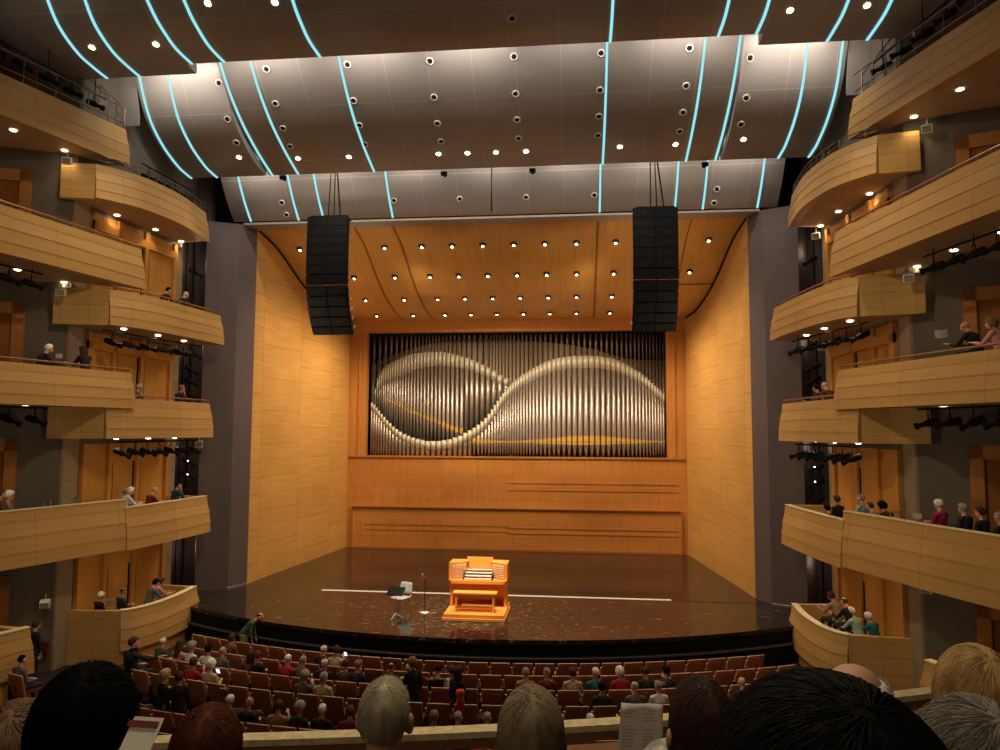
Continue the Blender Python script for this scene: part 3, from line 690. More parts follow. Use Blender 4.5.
while x < -.35:
    p_ = .1+.24*((x+7.45)/7.1); c = x+p_/2
    zt, zl = lin(cB, c), lin(cBl, c); g = lin(gB, c)
    pipe(org, c, YB, lin(cA, c)-.5, zt, p_*.38, PIPE, 'upper_pipe', mouth=g if c > -7.0 and c < -2.6 else None, sleeve=max(.15, zt-zl)); x += p_
xs2 = []; x = -7.8
while x < 7.75:
    u = (x+7.55)/6.0 if x < -1.5 else (x+1.5)/9.1
    p_ = .17+.15*abs(math.sin(PI*u+(PI/2 if x < -1.5 else 0)))**1.5 if x < -1.5 else .16+.14*math.sin(PI*max(0, min(1, u)))**1.5
    xs2.append((x+p_/2, p_)); x += p_
for x, p_ in xs2: pipe(org, x, YC, ZS, lin(cC, x), p_*.44, PIPE2, 'backing_pipe', 8, rod=p_*.2)
mb = MB(); mb.box((0, YC-YA-.05, -.15), (15.2, 1.6, .2)); mb.build('windchest', W_CASE, org)
# ------------------------------------------------------------------ organ console, bench, chair, stand, microphone
con = thing('organ_console', 'bright orange wooden organ console with four keyboards on a low platform', 'organ console', (-.06, 22.8, 0)); con.scale = (1.04, .95, .92)
mb = MB(); mb.box((0, 1.0, .05), (1.92, 2.0, .1)); mb.box((0, 1.02, .16), (1.86, 1.94, .12)); mb.build('platform', ORG, con, bevel=.012)
mb = MB()
for sx in (-1, 1):
    mb.box((sx*.86, 1.5, .72), (.09, .62, 1.0)); mb.box((sx*.8, 1.42, 1.18), (.2, .5, .1))
mb.box((0, 1.8, .72), (1.72, .06, 1.0)); mb.box((0, 1.42, 1.235), (.02, .02, .02))
mb.build('case', ORG, con, bevel=.01)
mb = MB()
for sx in (-1, 1):   # top shelves left and right, slanting jambs below
    mb.prism([(sx*.93, 1.05), (sx*.93, 1.85), (sx*.36, 1.85), (sx*.36, 1.45)], 1.72, 1.76)
    mb.prism([(sx*.93, 1.05), (sx*.93, 1.85), (sx*.89, 1.85), (sx*.89, 1.08)], 1.15, 1.72)
mb.prism([(-.93, 1.8), (.93, 1.8), (.93, 1.86), (-.93, 1.86)], 1.1, 1.74)
mb.prism([(-.93, 1.02), (.93, 1.02), (.93, 1.8), (-.93, 1.8)], 1.14, 1.19)
mb.build('upper_case', ORG, con, bevel=.008)
for sx in (-1, 1):
    mb = MB(); a, b_ = Vector((sx*.9, 1.07)), Vector((sx*.4, 1.42)); mb.prism([a, b_, (b_.x, b_.y+.03), (a.x, a.y+.03)], 1.19, 1.72); j = mb.build('stop_jamb', ORG, con)
    mb = MB()
    for ii in range(6):
        for jj in range(6):
            q = a+(b_-a)*(.2+ii*.13); mb.tube([(q.x, q.y-.005, 1.26+jj*.078), (q.x-sx*.015, q.y-.05, 1.26+jj*.078)], .02, 6)
    mb.build('stop_knobs', KEYW, j)
mb = MB(); mb.box((0, 1.62, 1.66), (.84, .05, .46), Matrix.Rotation(-.18, 3, 'X')); mb.build('music_desk', ORG, con, bevel=.01)
for k in range(4):
    mb = MB(); y, z = 1.05+k*.12, 1.21+k*.085
    mb.box((0, y+.05, z), (.86, .14, .025)); kb = mb.build('keyboard', KEYW, con)
    mb = MB()
    for q in range(26):
        if q % 7 in (2, 6): continue
        mb.box((-.4+q*.031, y+.075, z+.017), (.014, .08, .012))
    for sx in (-1, 1): mb.box((sx*.455, y+.05, z+.005), (.05, .16, .05))
    mb.build('black_keys', KEYB, kb)
mb = MB(); mb.box((0, 1.02, 1.1), (1.7, .06, .12)); mb.box((0, 1.6, .75), (1.7, .04, .5)); mb.build('knee_panel', ORG, con, bevel=.008)
mb = MB()
for q in range(24): mb.box((-.5+q*.0435, 1.02, .27), (.024, .5, .03))
mb.build('pedal_board', plain('pedal_wood', srgb(206, 150, 96), .4), con)
mb = MB()
for q in range(7): mb.tube([(-.38+q*.075+.32, 1.45, .62), (-.38+q*.075+.32, 1.38, .6)], .025, 8)
for q in range(4): mb.box((.06+q*.11, 1.5, .42), (.09, .03, .14), Matrix.Rotation(.4, 3, 'X'))
mb.build('toe_studs', STEEL, con)
bn = thing('organ_bench', 'orange wooden bench standing on the platform before the organ keyboards', 'bench', (.05, 23.25, .2))
mb = MB(); mb.box((-.12, 0, .6), (1.42, .36, .06)); mb.build('seat', ORG, bn, bevel=.012)
for sx in (-1, 1):
    mb = MB(); mb.prism([(-.12+sx*.6-.03, -.15), (-.12+sx*.6+.03, -.15), (-.12+sx*.6+.03, .15), (-.12+sx*.6-.03, .15)], 0, .57); mb.build('leg', ORG, bn, bevel=.006)
mb = MB(); mb.box((-.12, -.1, .5), (1.2, .03, .12)); mb.box((-.12, 0, .14), (1.2, .05, .07)); mb.build('stretcher', ORG, bn, bevel=.006)
# grey chair facing the music stand
ch = thing('stacking_chair', 'pale grey plastic chair on the stage left of the organ console', 'chair', tuple(at(400.5, 610, z=0)), math.radians(158)); ch.scale = (1.15, 1.1, .96)
mb = MB(); pr = []
for i in range(7):
    for j in range(7):
        u, v = i/6-.5, j/6-.5; pr.append((u*.46*(1-.1*abs(v)), v*.44, .45-.03*(1-4*u*u)*(.5)+.0))
mb.add(pr, [(i*7+j, (i+1)*7+j, (i+1)*7+j+1, i*7+j+1) for i in range(6) for j in range(6)])
se = mb.build('seat', PLAST, ch, True); md = se.modifiers.new('s', 'SOLIDIFY'); md.thickness = .025
mb = MB(); pr = []
for i in range(8):
    for j in range(6):
        u, v = i/7-.5, j/5; pr.append((u*.46*(1-.18*v*v), -.22-.1*v-.05*(1-4*u*u)*(1), .52+v*.36))
mb.add(pr, [(i*6+j, (i+1)*6+j, (i+1)*6+j+1, i*6+j+1) for i in range(7) for j in range(5)])
se = mb.build('backrest', PLAST, ch, True); md = se.modifiers.new('s', 'SOLIDIFY'); md.thickness = .025
for sx in (-1, 1):
    for sy in (-1, 1):
        mb = MB(); mb.tube([(sx*.2, sy*.17, .44), (sx*.24, sy*.22, 0)], .014, 8); mb.build('leg', STEEL, ch)
mb = MB()
for sx in (-1, 1): mb.tube([(sx*.21, -.17, .44), (sx*.22, -.24, .5), (sx*.2, -.3, .7)], .013, 8)
mb.build('frame', STEEL, ch)
ms = thing('music_stand', 'black music stand on thin pale legs before the grey stage chair', 'music stand', tuple(at(395.5, 618, z=0)), math.radians(-12))
mb = MB(); mb.box((0, 0, .84), (.56, .02, .34), Matrix.Rotation(math.radians(-52), 3, 'X')); mb.box((0, -.13, .74), (.56, .05, .02)); mb.build('desk', BLACK, ms)
mb = MB(); mb.tube([(0, 0, .12), (0, 0, .8)], .012, 8); mb.build('pole', STEEL, ms)
for k in range(3):
    a = 2*PI*k/3+.4; mb = MB(); mb.tube([(0, 0, .14), (math.cos(a)*.2, math.sin(a)*.2, .03), (math.cos(a)*.26, math.sin(a)*.26, .01)], .013, 6); mb.build('leg', WHITE, ms)
mc = thing('microphone_stand', 'microphone on a slim black stand with round pale base, left of the console', 'microphone stand', tuple(at(424.5, 612.8, z=0)))
mb = MB(); mb.lathe((0, 0, 0), [(.15, 0), (.15, .02), (.03, .04)], 20); mb.build('base', WHITE, mc, True)
mb = MB(); mb.tube([(0, 0, .02), (0, 0, 1.02)], .011, 8); mb.tube([(0, 0, 1.0), (.02, 0, 1.1), (-.06, -.05, 1.22)], .012, 6); mb.build('pole', BLACK, mc)
mb = MB(); mb.ball((-.08, -.06, 1.25), (.035, .035, .045), 10, 8); mb.tube([(-.07, -.055, 1.24), (0.0, -.02, 1.12)], .018, 8); mb.build('microphone', STEEL, mc, True)

# ------------------------------------------------------------------ stage lights hung below balconies
def make_light():
    t = thing('stage_light', 'x', 'spotlight')
    mb = MB(); M = Matrix.Rotation(math.radians(-90), 3, 'X')
    mb.lathe((0, 0, 0), [(.06, -.24), (.09, -.2), (.09, .04), (.06, .07), (.055, .2), (.085, .23), (.085, .3)], 12, 0, M); b_ = mb.build('housing', BLACK, t, True)
    mb = MB(); mb.lathe((0, 0, 0), [(.005, .302), (.07, .302), (.07, .308), (.005, .308)], 12, 0, M); mb.build('lens', BLK2, b_)
    mb = MB(); mb.tube([(.1, 0, 0), (.1, .0, .2), (-.1, 0, .2), (-.1, 0, 0)], .013, 6); mb.tube([(0, 0, .2), (0, 0, .34)], .016, 6); mb.build('yoke', BLACK, t)
    return t
LT = None
def stage_light(p, rz, tilt, label, group):
    global LT
    if LT is None: LT = make_light(); t = LT; t.location = p
    else: t = dup(LT, p)
    t.rotation_euler = (0, 0, rz); t['label'] = label; t['group'] = group
    for c in t.children:
        if c.name.startswith('housing'): c.rotation_euler = (-tilt, 0, 0)
    return t
nbar = 0
def light_bar(s, pts, n, label, where, hang=.3, lit=()):
    global nbar
    a, b_ = Vector(pts[0]), Vector(pts[1]); a.x *= s; b_.x *= s
    mb = MB(); mb.tube([a, b_], .025, 8)
    for k in range(3):
        q = a+(b_-a)*(.1+.4*k); mb.tube([q, q+Vector((0, 0, hang))], .015, 6)
    tag(mb.build('lighting_bar', BLACK), label, 'lighting bar', 'bars for stage lights')
    for i in range(n):
        q = a+(b_-a)*((i+.5)/n)
        tgt = Vector((random.uniform(-2, 2), 25, 0))-q
        rz = math.atan2(tgt.y, tgt.x)-PI/2
        # the front of the lamp points towards the stage
        t = stage_light(q-Vector((0, 0, .34)), rz+random.uniform(-.15, .15), math.radians(random.uniform(14, 26)), 'black lamp %s, %s from the stage' % (where, ordw(n-i) if b_.y > a.y else ordw(i+1)), 'stage lights on bars')
for s, sd in ((-1, 'left'), (1, 'right')):
    light_bar(s, ((11.0, 20.1, 8.95), (10.25, 24.4, 8.95)), 6, 'black bar under the fourth %s box' % sd, 'under the fourth %s box' % sd, .15)
    light_bar(s, ((10.8, 20.6, 5.58), (10.3, 24.5, 5.58)), 7, 'black bar under the middle box, %s side' % sd, 'under the middle box on the %s side' % sd, .15)
    light_bar(s, ((12.2, 15.0, 6.55), (11.5, 18.6, 6.55)), 5, 'black bar under the second-tier balcony, %s side' % sd, 'under the second-tier balcony on the %s side' % sd, .15)
    light_bar(s, ((12.35, 15.2, 10.3), (11.7, 18.4, 10.3)), 5, 'black bar under the third-tier balcony, %s side' % sd, 'under the third-tier balcony on the %s side' % sd, .15)
    light_bar(s, ((12.4, 16.6, 16.45), (11.5, 20.4, 16.3)), 5, 'black bar above the top balcony rail, %s side' % sd, 'above the top balcony rail on the %s side' % sd, .6)
    light_bar(s, ((11.1, 21.8, 14.75), (10.9, 24.6, 14.75)), 4, 'black bar above the topmost box, %s side' % sd, 'above the topmost box on the %s side' % sd, .05)
    # vertical pipes and fixtures in the slot beside the tower
    for k, x in enumerate((11.5, 11.95)):
        mb = MB(); mb.tube([(s*x, 25.9+k*.3, -1.05), (s*x, 25.9+k*.3, 14.4)], .03, 6); tag(mb.build('lighting_pipe', BLACK), '%s vertical pipe in the dark slot beside the %s tower' % ('inner' if k == 0 else 'outer', sd), 'pipe', 'slot pipes')
    nm = 0
    for z in (12.3, 9.9, 8.55, 8.1, 7.6, 5.1, 4.6, 4.0):
        nm += 1
        stage_light(Vector((s*11.35, 25.75, z-.34)), s*1.2, math.radians(28), 'black stage light in the slot beside the %s tower, %s from the top' % (sd, ORD[nm]), 'lights in the tower slots')
    if True:
        for z in (5.12, 4.62):
            mb = MB(); mb.ball((s*11.2, 25.5, z-.32), .022, 8, 6); tag(mb.build('pilot_lamp', LAMPW), 'tiny lit lamp in the %s tower slot at second box height, %s' % (sd, 'upper' if z > 5 else 'lower'), 'lamp')
# small pale loudspeakers under the balconies
for i, (px, py, y, where) in enumerate(((67, 161, 19.3, 'hung by the topmost box on the left'), (61, 292, 19.2, 'hung by the second box from the top on the left'), (45, 613/1.0-9, 19.6, 'under the lowest left balcony'),
        (927, 129, 19.3, 'hung by the topmost box on the right'), (909, 278, 19.2, 'hung by the second box from the top on the right'), (816, 236, 25.0, 'in the right slot below the topmost box'), (822, 347, 25.0, 'in the right slot below the second box from the top'),
        (178.5, 244, 25.0, 'in the left slot below the topmost box'), (176, 353, 25.0, 'in the left slot below the second box from the top'), (199, 444, 24.6, 'under the middle box at its stage end on the left'), (926, 588, 19.0, 'under the lowest right balcony'))):
    c = at(px, py, y=y); s = 1 if px > 500 else -1
    t = thing('wall_speaker', 'small pale box loudspeaker '+where, 'loudspeaker', c, s*-.5, 'small loudspeakers')
    mb = MB(); mb.box((0, 0, 0), (.26, .2, .22), Matrix.Rotation(.3, 3, 'X')); mb.build('cabinet', WHITE, t, bevel=.02)
    mb = MB(); mb.box((0, -.105, -.03), (.2, .01, .16), Matrix.Rotation(.3, 3, 'X')); mb.build('grille', STONE, t)
    mb = MB(); mb.tube([(0, .05, .1), (0, .05, .28)], .015, 6); mb.build('bracket', WHITE, t)
mb = MB(); c = at(42, 648, y=19.7); mb.box(c, (.42, .1, .36)); mb.box(c+Vector((0, -.06, 0)), (.36, .02, .3)); tag(mb.build('wall_cabinet', RED, bevel=.01), 'dark red box on the grey wall left of the lowest box', 'cabinet')

# ------------------------------------------------------------------ theatre seats
def make_seat():
    t = thing('theatre_seat', 'x', 'theatre seat')
    mb = MB(); pr = []; nx, nz = 8, 6
    for side in (0, 1):
        for i in range(nx+1):
            for j in range(nz+1):
                u, v = i/nx-.5, j/nz
                w = .5*(1+.04*v); top = .9+.012*(1-4*u*u)
                z = .28+(top-.28)*v
                y = -.02-.13*v-.035*(1-4*u*u)+side*.045
                pr.append((u*w, y, z))
    N = (nx+1)*(nz+1); q = lambda s_, i, j: s_*N+i*(nz+1)+j
    fs = [(q(s_, i, j), q(s_, i+1, j), q(s_, i+1, j+1), q(s_, i, j+1)) for s_ in (0, 1) for i in range(nx) for j in range(nz)]
    fs += [(q(0, i, e), q(0, i+1, e), q(1, i+1, e), q(1, i, e)) for e in (0, nz) for i in range(nx)]+[(q(0, e, j), q(0, e, j+1), q(1, e, j+1), q(1, e, j)) for e in (0, nx) for j in range(nz)]
    mb.add(pr, fs); mb.build('backrest', W_SEAT, t, True)
    mb = MB(); mb.tube([(-.26+.065*i, -.13-.035*(1-4*(i/8-.5)**2)-.02, .9+.012*(1-4*(i/8-.5)**2)+.004) for i in range(9)], .013, 6); mb.build('top_edge', W_TRIM, t, True)
    mb = MB(); mb.box((0, -.02, .62), (.42, .05, .44), Matrix.Rotation(.2, 3, 'X')); mb.box((0, .22, .42), (.45, .42, .09)); mb.build('cushion', FAB, t, bevel=.02)
    mb = MB(); mb.box((-.285, .1, .58), (.05, .34, .03), Matrix.Rotation(-.08, 3, 'X')); mb.box((-.285, -.1, .7), (.045, .04, .2), Matrix.Rotation(.25, 3, 'X')); mb.build('armrest', W_TRIM, t, bevel=.006)
    mb = MB(); mb.box((-.285, .06, .29), (.04, .3, .58)); mb.build('standard', BLACK, t)
    return t
SEAT = make_seat(); SC = (0, 41.5)
ROWS = {1: (22.0, -8.0, 8.3, .585, 0), 2: (22.95, -8.0, 8.75, .6, .3), 3: (23.95, -8.3, 8.3, .6, 0.1), 4: (24.93, -8.0, 8.6, .62, .25), 5: (26.75, -7.0, 7.9, .6, .1), 6: (27.7, -7.0, 7.9, .6, .35), 7: (28.65, -6.0, 7.4, .6, .1)}
first = True; cnt = 0
for r, (R_, x0, x1, pitch, off) in ROWS.items():
    x = x0+off*pitch; k = 0
    while x < x1:
        k += 1; y = SC[1]-math.sqrt(R_*R_-x*x); ang = math.atan2(x, SC[1]-y)
        lab = 'brown theatre seat, %s from the left end of the %s row from the stage' % (ordw(k), ORD[r])
        zf = FL if r < 5 else FL+.02*(r-4)
        if first: t = SEAT; t.location = (x, y, zf); t.rotation_euler = (0, 0, ang); first = False
        else: t = dup(SEAT, (x, y, zf), ang)
        t['label'] = lab; t['group'] = 'theatre seats in curved rows'; cnt += 1
        x += pitch*math.cos(ang)
print('seats', cnt)

# ------------------------------------------------------------------ people
SKIN = [plain('skin_%d' % i, c, .55) for i, c in enumerate((srgb(208, 158, 128), srgb(186, 132, 104), srgb(140, 96, 72)))]
SH = {}
CL = dict(black=srgb(22, 20, 22), dark=srgb(38, 34, 36), navy=srgb(30, 36, 70), grey=srgb(92, 90, 90), white=srgb(214, 210, 204), red=srgb(170, 26, 30), maroon=srgb(104, 26, 34), green=srgb(58, 84, 58), teal=srgb(24, 104, 110), darkteal=srgb(30, 60, 66), tan=srgb(150, 122, 88), cream=srgb(190, 172, 140), magenta=srgb(150, 24, 74), lavender=srgb(156, 136, 178), lightblue=srgb(150, 172, 184), pink=srgb(196, 140, 128), orange=srgb(226, 86, 30), mint=srgb(150, 180, 160), brown=srgb(90, 62, 46))
def cloth(k):
    if k not in SH: SH[k] = plain('cloth_'+k, CL[k], .9, 0, .18, 14, .3)
    return SH[k]
HC = dict(white=srgb(222, 216, 204), silver=srgb(196, 184, 156), grey=srgb(142, 134, 124), dark=srgb(15, 13, 11), brown=srgb(66, 44, 32), auburn=srgb(92, 40, 24), blonde=srgb(184, 148, 96), darkblonde=srgb(122, 94, 64), ash=srgb(150, 132, 102))
HM = {}
def hairm(k):
    if k not in HM:
        HM[k] = plain('hair_'+k, HC[k], .55, 0, .35, 30, .4, stretch=(1, 1, .15)); HM[k].node_tree.nodes['Principled BSDF'].inputs['Specular IOR Level'].default_value = .08 if k == 'dark' else .22; HM[k].node_tree.nodes['Principled BSDF'].inputs['Roughness'].default_value = .7
    return HM[k]
EYE = plain('eye_dark', srgb(30, 22, 20), .3); LIPS = plain('lips', srgb(160, 90, 80), .5)
TROU = plain('dark_trousers', srgb(34, 32, 36), .9); SHOE = plain('dark_shoes', srgb(20, 18, 18), .5)
def rot_about(M, c): return Matrix.Translation(c) @ M.to_4x4() @ Matrix.Translation(-Vector(c))
def body_mesh(name, hipz=.5, stand=False, lean=0, headyaw=0, headpitch=0, arms='lap', female=False, voxel=.014, big=1.0):
    """one continuous figure facing +Y; returns mesh data and head frame. Material slots: skin, top, trousers, shoes, eye, lips"""
    parts = []   # (MB, material)
    sk, tp, tr, sh, ey, lp = MB(), MB(), MB(), MB(), MB(), MB()
    w = .9 if female else 1.0
    hip = Vector((0, 0, hipz+.1)) if not stand else Vector((0, 0, .93))
    L = Matrix.Rotation(-lean, 3, 'X')
    def T(v): return hip+L @ Vector(v)
    # torso
    tp.tube([T((0, 0, -.08)), T((0, -.01, .05)), T((0, -.01, .2)), T((0, -.015, .36)), T((0, -.02, .44)), T((0, -.01, .49))], [.13, .15, .14, .155, .12, .07], 16, sx=1.08*w*big, sy=.78*big, up=(0, 1, 0))
    for s_ in (-1, 1): tp.ball(T((s_*.165*w, -.02, .42)), (.07, .07, .065), 10, 8)
    tp.tube([T((-.17*w, -.02, .425)), T((0, -.02, .45)), T((.17*w, -.02, .425))], [.06, .075, .06], 10)
    # neck + head
    nk = T((0, -.01, .47)); hc = T((0, .03, .655))
    sk.tube([nk, T((0, .0, .56)), hc], [.062*w, .054*w, .05], 12)
    HRm = Matrix.Rotation(headyaw, 3, 'Z') @ Matrix.Rotation(-headpitch, 3, 'X')
    H = lambda v: hc+HRm @ Vector(v)
    sk.ball(H((0, -.005, .03)), (.076, .096, .092), 20, 14, HRm); sk.ball(H((0, .03, -.035)), (.058, .066, .072), 16, 12, HRm)
    sk.ball(H((0, .062, -.075)), (.028, .026, .024), 10, 8, HRm)
    sk.tube([H((0, .09, .025)), H((0, .112, -.018))], [.009, .016], 8); sk.ball(H((0, .106, -.02)), (.018, .014, .011), 8, 6, HRm)
    for s_ in (-1, 1):
        sk.ball(H((s_*.084, -.002, -.002)), (.015, .024, .036), 10, 8, HRm); sk.ball(H((s_*.03, .082, .03)), (.022, .012, .008), 8, 6, HRm)
        ey.ball(H((s_*.03, .086, .012)), (.011, .008, .007), 8, 6, HRm)
    lp.ball(H((0, .093, -.046)), (.022, .009, .008), 8, 6, HRm)
    # legs
    for s_ in (-1, 1):
        hx = s_*.095
        if stand:
            tr.tube([hip+Vector((hx, 0, -.02)), hip+Vector((hx*1.1, .02, -.25)), Vector((hx*1.15, .02, .48)), Vector((hx*1.15, -.02, .28)), Vector((hx*1.15, -.03, .08))], [.1, .085, .06, .055, .042], 12)
            a = Vector((hx*1.15, -.03, .05))
        else:
            kn = Vector((hx*1.5, .46, hipz+.06)); a = Vector((hx*1.4, .45, .07))
            tr.tube([Vector((hx, 0, hipz+.07)), Vector((hx*1.3, .22, hipz+.08)), kn], [.1, .085, .062], 12)
            tr.tube([kn, Vector((hx*1.45, .46, hipz-.14)), a], [.06, .056, .04], 12)
        sh.tube([a+Vector((0, -.05, -.02)), a+Vector((0, .06, -.02)), a+Vector((0, .17, -.035))], [.04, .043, .028], 10, sy=.9)
    # arms with hands and fingers
    for s_ in (-1, 1):
        S = T((s_*.175*w, -.02, .42)); mode = arms if isinstance(arms, str) else arms[0 if s_ < 0 else 1]
        if mode == 'lap': E_, W_ = S+Vector((s_*.06, .04, -.27)), Vector((s_*.1, .3, S.z-.3)) if not stand else S+Vector((s_*.04, .08, -.5))
        elif mode == 'read': E_, W_ = S+Vector((s_*.05, .08, -.25)), S+Vector((-s_*.07, .3, -.2))
        elif mode == 'phone': E_, W_ = S+Vector((s_*.04, .16, -.2)), S+Vector((-s_*.1, .33, -.02))
        elif mode == 'rest': E_, W_ = S+Vector((s_*.05, .18, -.22)), S+Vector((-s_*.02, .42, -.16))
        elif mode == 'face': E_, W_ = S+Vector((s_*.02, .2, -.2)), S+Vector((-s_*.1, .16, .06))
        elif mode == 'down': E_, W_ = S+Vector((s_*.05, -.02, -.28)), S+Vector((s_*.06, .04, -.53))
        else: E_, W_ = S+Vector((s_*.1, .2, -.12)), S+Vector((s_*.22, .42, -.1))
        tp.tube([S, (S+E_)/2, E_, (E_+W_)/2, W_-(W_-E_).normalized()*.02], [.056, .05, .044, .042, .034], 12)
        d = (W_-E_).normalized(); side = d.cross(Vector((0, 0, 1)))
        side = side.normalized() if side.length > .1 else Vector((1, 0, 0)); upv = side.cross(d)
        P = W_+d*.05
        sk.tube([W_-d*.03, W_, P, W_+d*.09], [.024, .026, .036, .034], 10, sx=1, sy=.5)
        for f in range(4):
            o = side*((f-1.5)*.018); ln = (.062, .074, .07, .054)[f]; b0 = W_+d*.09+o
            k1 = b0+d*ln*.5-upv*.006; k2 = k1+(d*.7-upv*.7).normalized()*ln*.5
            sk.tube([b0-d*.02, b0, k1, k2], [.0095, .0095, .0088, .0075], 6)
        inn = side*(.03 if side.x*-s_ > 0 else -.03); b0 = W_+d*.03+inn
        sk.tube([W_+d*.01, b0, b0+inn*.6+d*.03, b0+inn*.5+d*.055-upv*.008], [.014, .013, .011, .009], 6)
    allm = MB(); pts = []
    for i, m in enumerate((sk, tp, tr, sh, ey, lp)):
        allm.add(m.v, m.f, i)
        if i in (4, 5): pts += [(Vector(q), i) for q in m.v]*1
        else: pts += [(Vector(q), i) for q in m.v]
        for f in m.f:
            c = sum((Vector(m.v[q]) for q in f), Vector())/len(f)
            if len(f) <= 4: pts.append((c, i))
    o = allm.build(name, [SKIN[0]]); rm = o.modifiers.new('r', 'REMESH'); rm.mode = 'VOXEL'; rm.voxel_size = voxel; rm.use_smooth_shade = True
    sm = o.modifiers.new('s', 'SMOOTH'); sm.factor = .5; sm.iterations = 2
    dg = bpy.context.evaluated_depsgraph_get(); me = bpy.data.meshes.new_from_object(o.evaluated_get(dg))
    bpy.data.objects.remove(o)
    kd = kdtree.KDTree(len(pts))
    for i, (q, k) in enumerate(pts): kd.insert(q, i)
    kd.balance()
    me.materials.clear()
    for m in (SKIN[0], SKIN[0], TROU, SHOE, EYE, LIPS): me.materials.append(m)
    me.polygons.foreach_set('material_index', [pts[kd.find(p.center)[1]][1] for p in me.polygons])
    me.polygons.foreach_set('use_smooth', [True]*len(me.polygons))
    me.name = name
    return dict(me=me, hc=hc, H=HRm)
def long_xy(th, z):
    v = (.05-z)/.36; wd = .086+.022*min(1, max(0, v)*5)+.016*v; dp = .09+.012*min(1, max(0, v)*5)-.02*v
    y = math.sin(th)*dp; y = y*.5 if y > 0 else y*1.1
    return math.cos(th)*wd, y-.015-.01*v
def hair_shell(style, n=36, m=26, sd=0, amp=.006):
    """closed shell round the skull; where there is no hair it dips inside the head"""
    mb = MB(); vs = []
    rx, ry, rz = .076, .096, .092
    for j in range(m+1):
        for k in range(n):
            a, b_ = PI*j/m, 2*PI*k/n; d = Vector((math.sin(a)*math.cos(b_), math.sin(a)*math.sin(b_), math.cos(a)))
            el = PI/2-a; fr = d.y   # fr 1 = face, -1 = back
            # hairline height (elevation) as a function of direction
            line = {'short': -.55+1.25*max(0, fr+.15)**.7, 'full': -.75+1.35*max(0, fr+.1)**.8, 'bald': -.5+1.2*max(0, fr+.2), 'long': -.9+1.4*max(0, fr-.05)**.6, 'bob': -.95+1.5*max(0, fr-.05)**.7, 'bun': -.55+1.2*max(0, fr+.05)**.7, 'curly': -.8+1.35*max(0, fr+.0)**.7}[style]
            if style in ('short', 'bald'): line += .75*max(0, abs(d.x)-.78)/.22
            g = 1/(1+math.exp(-(el-line)*16))
            if style == 'bald': g *= 1/(1+math.exp((el-.7)*12))
            t = {'short': .012, 'full': .024, 'bald': .01, 'long': .026, 'bob': .032, 'bun': .014, 'curly': .04}[style]
            nz = noise.noise(d*(9 if style != 'curly' else 14)+Vector((sd, 0, 0)))*amp*(3 if style == 'curly' else 1.6)
            r = 1-.12*(1-g)+g*(t+nz)/.088
            c = Vector((d.x*rx*r, d.y*ry*r-.005, d.z*rz*r+.03))
            if style in ('bob', 'long') and g > .5 and el < -.1: c.z -= .03*(g)*min(1, -el); c.x *= 1.08
            vs.append(c)
    fs = [(j*n+k, (j+1)*n+k, (j+1)*n+(k+1) % n, j*n+(k+1) % n) for j in range(m) for k in range(n)]
    mb.add(vs, fs)
    if style == 'long':
        pr = []
        for j in range(11):
            v = j/10; z = .05-.36*v
            for k in range(24):
                th = 2*PI*k/24; rr = 1+noise.noise(Vector((math.cos(th)*4, math.sin(th)*4, v*1.2+sd)))*.04
                x, y = long_xy(th, z); pr.append((x*rr, y*rr, z))
        mb.add(pr, [(j*24+k, (j+1)*24+k, (j+1)*24+(k+1) % 24, j*24+(k+1) % 24) for j in range(10) for k in range(24)]+[tuple(range(24)), tuple(240+k for k in range(24))])
    if style == 'bun': mb.ball((0, -.115, .06), (.04, .035, .04), 12, 10)
    return mb
HAIR = {}
def hair_me(style, sd=0):
    k = (style, sd)
    if k not in HAIR:
        o = hair_shell(style, sd=sd*7.3).build('hair', hairm('grey'), None, True); HAIR[k] = o.data; bpy.data.objects.remove(o)
    return HAIR[k]
BODY = {}
def body(key, **kw):
    if key not in BODY: BODY[key] = body_mesh('body', **kw)
    return BODY[key]
POSES = {
 'sitA': dict(arms='lap'), 'sitB': dict(arms='read', headpitch=.35), 'sitC': dict(arms=('lap', 'phone'), headyaw=.5), 'sitD': dict(arms='read', female=True, headpitch=.2, headyaw=-.3),
 'sitE': dict(arms='lap', female=True, headyaw=.35), 'lean': dict(arms='rest', lean=.35, headpitch=.1), 'leanF': dict(arms='rest', lean=.25, female=True, headyaw=.3), 'face': dict(arms=('lap', 'face'), lean=.2, headyaw=-.4),
 'stand': dict(stand=True, arms=('down', 'lap'), hipz=.8), 'standF': dict(stand=True, female=True, arms='lap', hipz=.8), 'bend': dict(stand=True, lean=.75, arms='down', headpitch=.3, hipz=.8), 'reach': dict(arms=('lap', 'out'), headyaw=-.8, big=1.1)}
NP = 0
def person(loc, rz, pose, top, hair, style, label, skin=0, group='audience', scale=1, trousers=None):
    global NP; NP += 1
    B = body(pose, **POSES[pose])
    t = thing('person', label, 'person', loc, rz, group); t.scale = (scale,)*3
    o = bpy.data.objects.new('body', B['me']); COL.objects.link(o); o.parent = t
    for i, m in ((0, SKIN[skin]), (1, cloth(top)), (2, cloth(trousers) if trousers else TROU)):
        o.material_slots[i].link = 'OBJECT'; o.material_slots[i].material = m
    if style:
        h = bpy.data.objects.new('hair', hair_me(style, NP % 3)); COL.objects.link(h); h.parent = t; h.location = B['hc']; h.rotation_euler = B['H'].to_euler()
        h.material_slots[0].link = 'OBJECT'; h.material_slots[0].material = hairm(hair)
    return t
